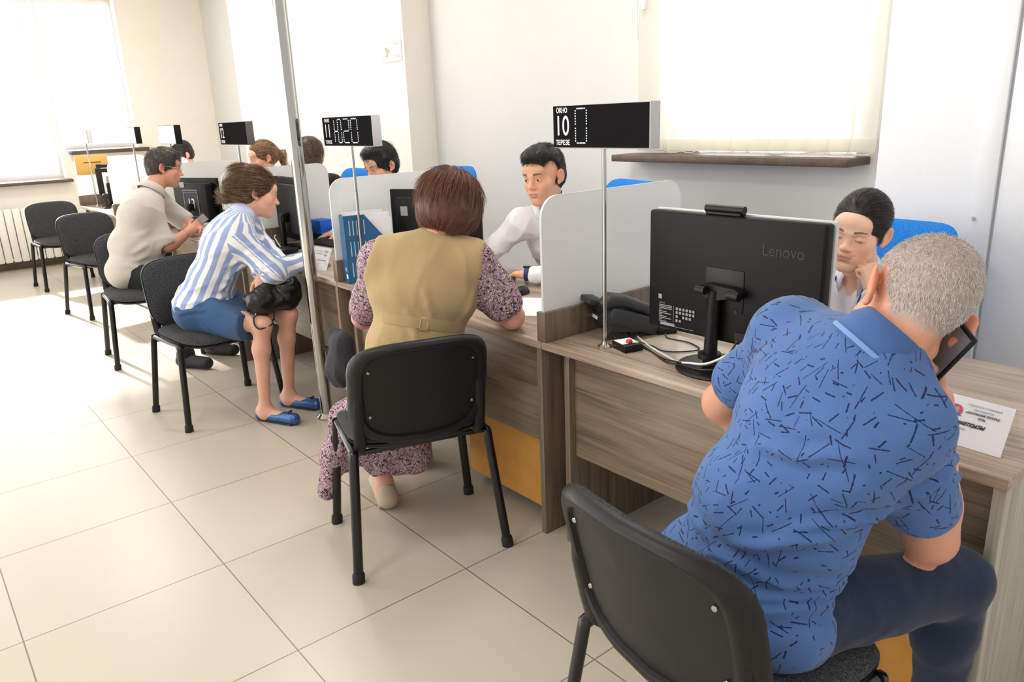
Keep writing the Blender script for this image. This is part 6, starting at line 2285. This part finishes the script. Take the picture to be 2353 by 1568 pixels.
# ---------------------------------------------------------------- 7..10: clerks behind the frosted screens
def back_clerk(label, head, face, up, hairfn, shirt, hand=None, female=False, sc=1.0, skin=(214, 160, 132), desk=None):
    h_ = V(head)
    o_ = (h_[0]+.14, h_[1], 0)
    pr_ = person(label, o_)
    fx = nrm(V(face)*V(1, 1, 0))
    rx = np.cross(fx, (0, 0, 1))
    Nn = h_-fx*.06-V(0, 0, .155)
    Pp = Nn-fx*.14; Pp[2] = .575
    J = dict(P=Pp, W=Pp*.68+Nn*.32, C=Pp*.34+Nn*.66-fx*.02, N=Nn, HEAD=h_, SL=Nn-rx*.17-V(0, 0, .05), SR=Nn+rx*.17-V(0, 0, .05),
             HL=Pp-rx*.1-V(0, 0, .015), HR=Pp+rx*.1-V(0, 0, .015), nk=.92 if female else 1.0)
    for s, q in (('L', -1), ('R', 1)):
        J['K'+s] = V(J['H'+s])+fx*.40-V(0, 0, .04)
        J['A'+s] = V(J['K'+s])-V(0, 0, .43)
        J['T'+s] = V(J['A'+s])+fx*.14-V(0, 0, .06)
        J['E'+s] = V(J['S'+s])+rx*q*.05+fx*.12-V(0, 0, .21)
        J['E'+s][2] = max(.80, J['E'+s][2])
        J['W_'+s] = J['E'+s]+fx*.21-rx*q*.06
        J['W_'+s][2] = .795
    if hand is not None:
        J['W_R'] = V(hand)
        J['ER'] = (V(J['SR'])+V(hand))/2+rx*.08
        J['ER'][2] = .81
    H = head_frame(head, face, up, sc)
    f = Field()
    torso_prims(f, J, 0, .96 if female else 1.02, female)
    for s in 'LR':
        arm_prims(f, J, s, 0, b=.95)
        leg_prims(f, J, s, 0, b=.9)
    head_prims(f, H, not female, 'open')
    f.cap(hp(H, 0, -.025, -.05), V(J['N'])+V(.0, .0, .01), .048, .054, .03)
    for s, q in (('L', -1), ('R', 1)):
        d_ = nrm(V(J['W_'+s])-V(J['E'+s]))
        hand_prims(f, J['W_'+s], d_-V(0, 0, .05), (0, 0, -1), q, sc=.95, curl=(20, 26, 18))
    fines = [box_of([hp(H, 0, 0, 0)], .12, .0055)]
    if hand is not None:
        fines.append(box_of([V(hand), V(hand)+nrm(V(hand)-V(J['ER']))*.17], .05, .005))
    P, F = f.mesh(.013, fines)
    to_object('body', P, F, 'skin', pr_, col=skin_cols(P, H, skin, brow=(.09, .06, .05), blush=.2))
    eye_objects(H, pr_)
    hairfn(pr_, H)
    clerk_shirt(pr_, J, shirt, .016, .98 if female else 1.04, female, .006, 5, False)
    lower_clothes(pr_, J, 'black_cloth')
    return pr_, J
def hair_long(par, H, c1, c2, cols, name, tail=False):
    A, sc_ = H['A'], H['s']
    hb_ = Field()
    hb_.ell(hp(H, 0, -.016, .040), V(.088, .106, .094)*sc_, A, .03)
    if tail:
        hb_.ell(hp(H, 0, -.055, -.015), V(.072, .058, .056)*sc_, A, .03)
        hb_.cap(hp(H, 0, -.11, .045), hp(H, -.01, -.155, -.02), .034*sc_, .026*sc_, .03)
        hb_.cap(hp(H, -.01, -.155, -.02), hp(H, -.01, -.15, -.12), .026*sc_, .016*sc_, .03)
    else:
        hb_.cap(hp(H, 0, -.05, .0), hp(H, 0, -.07, -.20), .085*sc_, .075*sc_, .04)
    hb_.ell(hp(H, 0, .118, -.060), V(.084, .100, .120)*sc_, A, .010, -1)
    if tail:
        for q in (-1, 1):
            hb_.ell(hp(H, q*.105, .012, -.030), V(.040, .050, .055)*sc_, A, .010, -1)
    P, F = hb_.mesh(.0075)
    N_ = vnormals(P, F)
    key = name.replace(' ', '_')
    M['h_'+key] = hair_mat(key, c1, c2)
    M['s_'+key] = strand_mat(key+'_strands', cols, .38)
    ho = to_object('hair', P, F, 'h_'+key, par)
    rt_, rn_ = scalp_pts(P, F, N_, 2200)
    strands(ho, 's_'+key, rt_-rn_*.001, to_knot(H, (0, -.12, .03)) if tail else flow(H, (0, -.02, .02), (.09, .11, .12), (0, -.02, .14), 1.3, .05), .06, 6, .0008, jitter=.14, origin=par['_o'])
back_clerk('black-haired man clerk showing only hair and brow above a screen, beside the number 11 sign', (1.80, 1.14, 1.228), (-.93, -.10, -.28), (.1, .05, 1),
           lambda p, h: short_hair(p, h, srgb(18, 17, 17), srgb(44, 41, 40), [srgb(16, 15, 15), srgb(36, 33, 32), srgb(50, 47, 45)], 2600, 'thick black hair', .034, .016, .09, .06, 0, .06), 'white_shirt', (1.62, 1.50, .80), sc=1.05)
back_clerk('brown-haired woman clerk with a ponytail, face half hidden by the frosted screen', (1.735, 2.875, 1.252), (-.98, -.02, -.12), (.1, .0, 1),
           lambda p, h: hair_long(p, h, srgb(92, 62, 42), srgb(150, 110, 78), [srgb(92, 62, 42), srgb(140, 100, 70), srgb(176, 136, 96)], 'light brown hair', True), 'linen', None, True, 1.02, (226, 172, 146))
back_clerk('woman clerk with long dark brown hair turned away, just right of the chrome pole', (1.80, 2.13, 1.275), (.75, .60, -.1), (0, 0, 1),
           lambda p, h: hair_long(p, h, srgb(48, 34, 28), srgb(92, 68, 56), [srgb(48, 34, 28), srgb(84, 60, 48), srgb(112, 84, 68)], 'dark brown hair', False), 'black_cloth', None, True, 1.04)
back_clerk('far clerk, only black hair showing above the screen behind the grey shirt man', (1.77, 5.0, 1.245), (-.95, -.1, -.25), (0, 0, 1),
           lambda p, h: short_hair(p, h, srgb(18, 17, 17), srgb(44, 41, 40), [srgb(16, 15, 15), srgb(40, 36, 35)], 900, 'far black hair', .03, .012), 'white_shirt', (1.25, 5.30, .80), sc=1.02)
